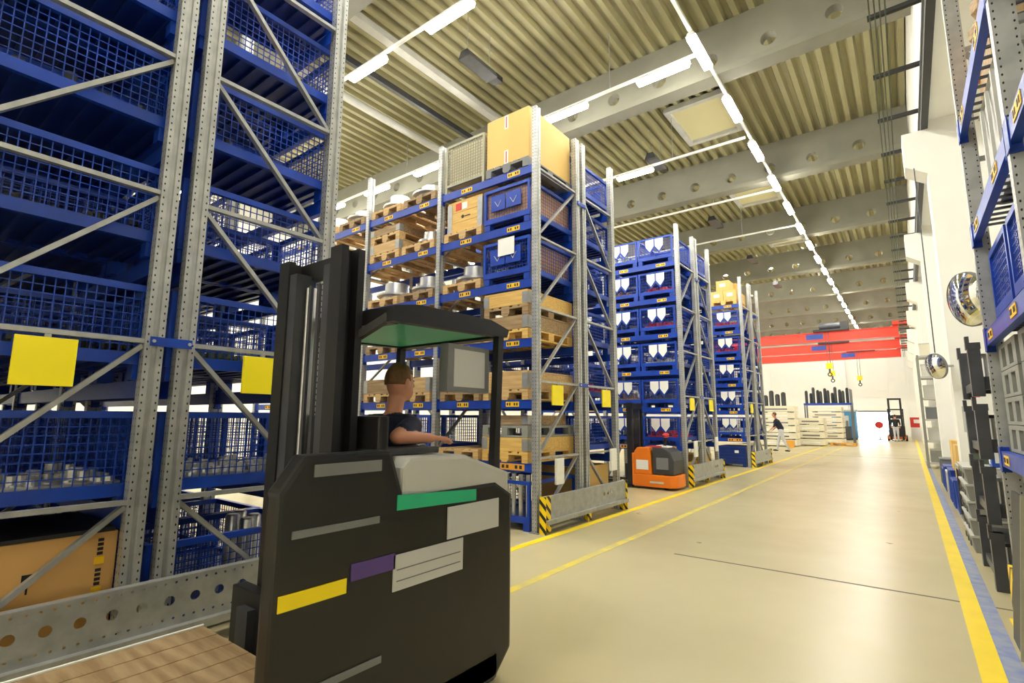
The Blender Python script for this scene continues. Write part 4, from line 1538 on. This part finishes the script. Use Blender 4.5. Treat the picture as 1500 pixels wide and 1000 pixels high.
# crates, trolley, boxes along the wall
for k in range(5):
    b = thing('plastic_crate', 'pale grey crate, %s from floor of the stack before the column' % ordn(k), 'crate', (.86, 8.55, k * .19), 0, 'pale crate stack')
    m = MB().prism([(-.38, .0), (.38, 0), (.40, .17), (-.40, .17)], 'y', -.5, .5)
    m.build('body', 'grey_plastic', b, bevel=.006)
    MB().box(-.41, .41, -.51, .51, .165, .188).build('rim', 'light_grey', b)
    for yy in (-.3, 0, .3):
        MB().box(-.408, -.401, yy - .06, yy + .06, .05, .11).build('hand_hole', 'dark_plastic', b)
o = carton((.85, 8.35, .95), 0, 'blue and white printed carton on the pale crate stack', .26, .3, .27, 'crate_blue', None, False)
MB().box(-.132, -.1305, -.02, .1, .03, .22).build('print', 'paper', o)
MB().box(-.1, .02, -.152, -.1505, .05, .2).build('print', 'paper', o)
o = carton((.70, 8.82, .95), 0, 'small olive carton behind the printed blue carton', .22, .24, .33, 'cable_green', None, False)
tr_ = thing('hand_trolley', 'dark steel trolley frame by the first wall column', 'trolley', (.72, 9.62, 0))
MB().box(-.24, .24, -.35, .35, .12, .16).build('platform', 'dark_steel', tr_)
for sx in (-1, 1):
    for sy in (-1, 1):
        MB().box(sx * .22 - .02, sx * .22 + .02, sy * .32 - .02, sy * .32 + .02, .16, .82).build('post', 'dark_steel', tr_)
        MB().cyl((sx * .2 - .02, sy * .3, .06), (sx * .2 + .02, sy * .3, .06), .06, 12).build('wheel', 'rubber', tr_, smooth=True)
MB().box(-.25, .25, -.36, .36, .82, .87).build('top_tray', 'beige_steel', tr_)
MB().box(-.22, .22, -.3, .3, .48, .5).build('shelf', 'dark_steel', tr_)
e_ = thing('red_canister', 'small red canister on the dark trolley shelf', 'canister', (.60, 9.45, .501))
MB().lathe([(.001, 0), (.06, 0), (.06, .2), (.03, .25), (.001, .25)], n=16).build('bottle', 'red', e_, smooth=True)
MB().box(-.02, .02, -.02, .02, .25, .29).build('cap', 'black', e_)
for i, (yy, h, mt) in enumerate(((11.35, .5, 'crate_blue'), (12.15, .6, 'crate_blue'), (12.95, .5, 'light_grey'), (13.75, .55, 'crate_blue'), (14.55, .45, 'crate_blue'), (15.4, .6, 'mid_grey'))):
    b = thing('plastic_crate', '%s crate by the right wall, %s beyond the first column' % ({'crate_blue': 'blue', 'light_grey': 'pale grey', 'mid_grey': 'dark grey'}[mt], ordn(i)), 'crate', (.86, yy, 0), 0, 'crates along the right wall')
    MB().prism([(-.34, 0), (.34, 0), (.37, h), (-.37, h)], 'y', -.34, .34).build('body', mt, b, bevel=.01)
    MB().box(-.385, .385, -.36, .36, h + .001, h + .03).build('rim', mt, b)
    for k in (-1, 0, 1):
        MB().box(-.385, -.36, k * .22 - .02, k * .22 + .02, .08, h).build('rib', mt, b)
for i, (yy, h) in enumerate(((11.35, .531), (12.15, .631))):
    c = carton((.80, yy, h), 0, 'yellow carton on a blue crate by the wall, %s one' % ('nearer' if i == 0 else 'farther'), .5, .6, .55 if i == 0 else .5, 'card_yellow', 'yellow cartons by wall', False)
    MB().box(-.03, .15, -.304, -.3005, .2, .36).build('patch', 'orange', c)

# grey shelf tower
sh = thing('steel_shelf', 'tall grey open steel shelf tower beside the yellow line', 'shelf', (.80, 21.1, 0))
for sx in (-1, 1):
    for sy in (-1, 1):
        MB().box(sx * .43 - .03, sx * .43 + .03, sy * .42 - .03, sy * .42 + .03, 0, 3.5).build('post', 'grey_plastic', sh)
for k in range(6):
    MB().box(-.45, .45, -.44, .44, .12 + k * .66, .18 + k * .66).build('shelf_board', 'light_grey', sh)
for k in range(6):
    nm, mt = (('grey', 'grey_plastic'), ('pale', 'light_grey'), ('mid-grey', 'mid_grey'), ('pale', 'light_grey'), ('steel', 'steel'), ('cream', 'cream'))[k]
    c = thing('storage_box', '%s box stored in the shelf tower, %s shelf from floor' % (nm, ordn(k)), 'box', (.8, 21.1, .181 + k * .66), 0, 'boxes in the shelf tower')
    MB().box(-.36, .36, -.36, .3, 0, .36).build('body', mt, c, bevel=.01)
    MB().box(-.37, .37, -.37, .31, .361, .39).build('lid', 'light_grey', c)

# ================================================================== far end of the hall
# bridge cranes
for i, (yy, nm, lx) in enumerate(((36, 'nearest', -2.6), (42, 'middle', -2.9), (48, 'farthest', -2.1))):
    cr = thing('bridge_crane', '%s red bridge crane girder spanning the far hall' % nm, 'crane', (0, yy, 0), 0, 'red bridge cranes')
    MB().box(-10.6, -.06, -.22, .22, 6.14, 6.62).build('girder', 'crane_red', cr, bevel=.01)
    MB().box(-10.6, -.06, -.28, .28, 6.10, 6.14).build('lower_flange', 'crane_red', cr)
    MB().box(-10.6, -.06, -.28, .28, 6.62, 6.66).build('upper_flange', 'crane_red', cr)
    MB().box(-.3, .62, -.6, .6, 6.73, 6.92).box(-.3, -.07, -.2, .2, 6.661, 6.73).build('end_truck', 'crane_red', cr)
    MB().box(-10.95, -10.6, -1.2, 1.2, 6.56, 6.9).build('end_truck', 'crane_red', cr)
    MB().box(lx * 1.6 - .45, lx * 1.6 + .45, -.235, -.221, 6.24, 6.56).build('name_plate', 'crate_blue', cr)
    ho_ = thing('crane_hoist', 'dark hoist trolley riding on the %s red crane' % nm, 'hoist', (lx * 1.5 + .6, yy, 6.661), 0, 'crane hoists')
    MB().box(-.9, .9, -.5, .5, 0, .12).build('trolley', 'black', ho_)
    MB().cyl((-.6, 0, .35), (.5, 0, .35), .22, 16).build('drum', 'dark_steel', ho_, smooth=True)
    MB().box(.5, .9, -.25, .25, .12, .55).build('motor', 'black', ho_)
    for s in (-1, 1):
        MB().cyl((s * .08 - .2, -.33, .12), (s * .08 - .2, -.33, -1.9), .012, 6).build('rope', 'dark_steel', ho_)
    hk = MB().box(-.36, -.04, -.42, -.24, -2.25, -1.9).build('hook_block', 'yellow', ho_, bevel=.03)
    MB().cyl((-.2, -.33, -2.25), (-.2, -.33, -2.5), .05, 10).lathe([(.1, -.03), (.13, 0), (.1, .03), (.07, 0), (.1, -.03)], (-.2, -.33, -2.58), 16, 'y').build('hook', 'dark_steel', hk)
lr = thing('crane_runway', 'white steel crane runway on posts beyond the farthest rack', 'crane rail', (-10.78, 40, 0))
MB().box(-.15, .15, -12, 13, 6.1, 6.55).build('runway_beam', 'white', lr)
for yy in (-9, -3, 3, 9):
    MB().box(-.15, .15, yy - .15, yy + .15, 0, 6.1).build('post', 'white', lr)

# stacked cream machine panels
def panel_stack(loc, w, d, n, h, label, lname):
    for k in range(n):
        p = thing('cream_case', 'cream steel case, %s from floor in the %s' % (ordn(k), lname), 'case', (loc[0], loc[1], k * h), 0, lname)
        MB().box(-w / 2, w / 2, -d / 2, d / 2, .05, h - .005).build('case', 'cream', p, bevel=.015)
        for s in (-1, 1):
            MB().box(s * w * .35 - .07, s * w * .35 + .07, -d / 2 + .02, d / 2 - .02, 0, .05).build('skid', 'mid_grey', p)
        MB().box(-w * .32, w * .32, -d / 2 - .006, -d / 2, h * .4, h * .6).build('dark_slot' if k % 2 else 'face_plate', 'mid_grey' if k % 2 else 'white', p)


panel_stack((-5.75, 31.6, 0), 1.9, 1.2, 6, .36, 'left cream stack', 'left cream case stack behind walking man')
panel_stack((-4.35, 33.4, 0), 1.3, 1.2, 4, .38, 'mid stack', 'middle cream case stack')
panel_stack((-3.95, 36.6, 0), 1.7, 1.3, 7, .31, 'right stack', 'right cream case stack under dark rollers')
panel_stack((-7.3, 33.2, 0), 1.5, 1.2, 6, .36, 'far left stack', 'cream case stack partly hidden by farthest rack')
# blue table with dark rollers on top of the right stack
tb = thing('roller_rack', 'blue beam rack carrying dark cylinders above the cream cases', 'rack', (-4.0, 38.3, 0))
MB().box(-1.3, 1.3, -.5, .5, 2.33, 2.45).build('beam', 'blue', tb)
for sx in (-1, 1):
    for sy in (-1, 1):
        MB().box(sx * 1.25 - .04, sx * 1.25 + .04, sy * .45 - .04, sy * .45 + .04, 0, 2.33 if sx < 0 else 3.3).build('post', 'mid_grey', tb)
for i in range(12):
    xx = -5.15 + .2 * i
    hh = (.75, .6, .95, .8, .7, .9)[i % 6]
    o = MB().lathe([(.001, 0), (.085, 0), (.085, hh), (.06, hh), (.06, hh + .06), (.001, hh + .06)], n=12).build('dark_cylinder', 'dark_plastic', None, (xx, 38.3 + (.2 if i % 2 else -.2), 2.451), smooth=True)
    tag(o, 'dark upright cylinder on the blue beam rack, %s from left' % ordn(i), 'cylinder', 'dark cylinders')
for i in range(5):
    xx = -6.6 + .3 * i
    hh = (.7, .55, .8, .6, .7)[i]
    o = MB().lathe([(.001, 0), (.12, 0), (.12, hh), (.08, hh), (.08, hh + .05), (.001, hh + .05)], n=12).build('dark_cylinder', 'dark_plastic', None, (xx, 31.7, 2.165), smooth=True)
    tag(o, 'dark upright cylinder on the left cream cases, %s from left' % ordn(i), 'cylinder', 'dark cylinders')
# yellow crate, orange pallet on floor
carton((-5.0, 30.4, 0), 0, 'small orange box on floor before the cream cases', .35, .3, .35, 'label_orange', None, False)
pallet((-3.0, 34.4, 0), math.pi / 2, 'orange pallet lying on floor by the cream cases', 'label_orange', 'pallets on the floor')
# blue machine cabinet
bc_ = thing('machine_cabinet', 'bright blue machine cabinet left of the gateway', 'cabinet', (-3.75, 45.0, 0))
MB().box(-.75, .75, -.5, .5, .1, 2.0).build('housing', 'sky_blue', bc_, bevel=.03)
MB().box(-.4, .3, -.52, -.501, .9, 1.7).build('window', 'paper_grey', bc_)
MB().box(-.8, .8, -.55, .55, 2.001, 2.12).build('roof', 'light_grey', bc_)
MB().box(-.7, .7, -.45, .45, 0, .1).build('plinth', 'black', bc_)
ms = thing('machine_unit', 'dark grey machine unit in front of the blue cabinet', 'machine', (-3.75, 43.6, 0))
MB().box(-.45, .45, -.4, .4, .08, .95).build('housing', 'dark_steel', ms, bevel=.03)
MB().box(-.3, .05, -.412, -.401, .45, .8).build('panel', 'light_grey', ms)
MB().cyl((.25, 0, .95), (.25, 0, 1.35), .08, 12).build('chimney', 'mid_grey', ms)
MB().box(-.4, .4, -.35, .35, 0, .08).build('plinth', 'black', ms)
# far counterbalance truck
FX, FY = -.72, 44.4
ft = thing('forklift', 'black and orange forklift with raised mast at the far end', 'forklift', (FX, FY, 0))
MB().prism([(-.5, 0), (.5, 0), (.5, 1.5), (.35, 1.75), (-.35, 1.75), (-.5, 1.5)], 'z', .12, .42).build('chassis', 'orange', ft, bevel=.03)
MB().box(-.46, .46, .5, 1.7, .421, 1.0).build('body', 'truck_black', ft, bevel=.04)
for sx in (-1, 1):
    MB().box(sx * .33 - .06, sx * .33 + .06, -.12, .0, .06, 2.9).build('mast_channel', 'black', ft)
    MB().cyl((sx * .5 - .06, .25, .18), (sx * .5 + .06, .25, .18), .18, 16).build('wheel', 'rubber', ft, smooth=True)
    MB().cyl((sx * .5 - .06, 1.35, .18), (sx * .5 + .06, 1.35, .18), .18, 16).build('wheel', 'rubber', ft, smooth=True)
    MB().box(sx * .42 - .03, sx * .42 + .03, .45, .5, 1.0, 2.1).build('guard_post', 'black', ft)
MB().box(-.45, .45, .35, 1.5, 2.1, 2.18).build('overhead_guard', 'black', ft)
MB().box(-.27, .27, -.1, -.02, 2.78, 2.9).build('mast_crossbar', 'black', ft)
MB().box(-.27, .27, -.1, -.02, 1.5, 1.75).build('mast_crossbar', 'black', ft)
MB().box(-.45, .45, -.2, -.13, .3, .75).build('fork_carriage', 'black', ft)
for sx in (-1, 1):
    MB().box(sx * .25 - .05, sx * .25 + .05, -1.1, -.2, .05, .09).build('fork', 'dark_steel', ft)
# red cabinet and red barrier right of the far forklift
rc = thing('tool_cabinet', 'red and white tool cabinet right of the far forklift', 'cabinet', (.55, 46.5, 0))
MB().box(-.5, .5, -.3, .3, .9, 1.6).build('upper_case', 'red', rc, bevel=.02)
MB().box(-.5, .5, -.3, .3, .05, .88).build('lower_case', 'white', rc, bevel=.02)
MB().box(-.3, .2, -.312, -.301, 1.2, 1.45).build('label_plate', 'paper', rc)
rb = thing('warning_post', 'short red round sign on a stand by the gateway', 'sign', (-1.75, 46, 0))
MB().cyl((0, 0, 0), (0, 0, .9), .025, 8).build('pole', 'mid_grey', rb)
MB().cyl((0, -.02, 1.05), (0, .02, 1.05), .25, 20).build('disc', 'red', rb)
MB().lathe([(.001, 0), (.18, 0), (.15, .03), (.001, .03)], n=16).build('base', 'black', rb)


def far_person(name, loc, label, torso, leg, walk, lean, s=1.0):
    prs = []
    t = lean
    hp = Vector((0, 0, .92))
    ch = Vector((0, .0, 1.32)) + Vector((t * .32, 0, -.03 * abs(t)))
    for sx, wv in ((-1, walk), (1, -walk)):
        kn = Vector((wv * .28, sx * .09, .50))
        an = Vector((wv * .62 - .05, sx * .09, .09))
        prs.append((1, 'cap', hp + Vector((0, sx * .09, 0)), kn, .09, .065))
        prs.append((1, 'cap', kn, an, .062, .045))
        prs.append((3, 'cap', an + Vector((0, 0, -.045)), an + Vector((.15, 0, -.05)), .045, .035))
        sh_ = ch + Vector((0, sx * .19, .1))
        el = sh_ + Vector((-wv * .1 + .06, sx * .05, -.28))
        wr_ = el + Vector((.16, -sx * .02, -.16))
        prs.append((0, 'cap', sh_, el, .06, .045))
        prs.append((2, 'cap', el, wr_, .04, .03))
        hand(prs, wr_, (.6, 0, -.5), (0, -sx, 0), .6, 2)
    prs.append((1, 'ell', hp, (.12, .17, .13)))
    prs.append((0, 'cap', hp + Vector((0, 0, .12)), ch, .135, .15))
    prs.append((0, 'cap', ch + Vector((0, -.15, .1)), ch + Vector((0, .15, .1)), .065, .065))
    nk = ch + Vector((t * .08, 0, .17))
    hd_ = nk + Vector((.03 + t * .06, 0, .17))
    prs.append((2, 'cap', nk, hd_, .055, .055))
    prs.append((2, 'ell', hd_, (.09, .073, .115)))
    prs.append((2, 'cap', hd_ + Vector((.085, 0, .01)), hd_ + Vector((.1, 0, -.02)), .01, .014))
    for sy in (-1, 1):
        prs.append((2, 'ell', hd_ + Vector((0, sy * .074, 0)), (.02, .012, .03)))
    o = remesh_person(name, prs, .016, loc, label, [torso, leg, 'skin', 'black'])
    MB().ell(hd_ + Vector((-.02, 0, .035)), (.09, .08, .095), 14).build('hair', 'hair' if torso == 'navy' else 'black', o, smooth=True)
    return o


p1 = far_person('person', (-4.72, 26.5, 0), 'man in dark top and pale trousers walking by the cream cases', 'navy', 'trouser', .4, .45)
p1.rotation_euler = (0, 0, math.pi + .1)
p2 = far_person('person', (-.75, 43.3, 0), 'person in black jacket standing at the far forklift', 'jacket_black', 'trouser', .12, .1)
p2.rotation_euler = (0, 0, math.pi / 2)
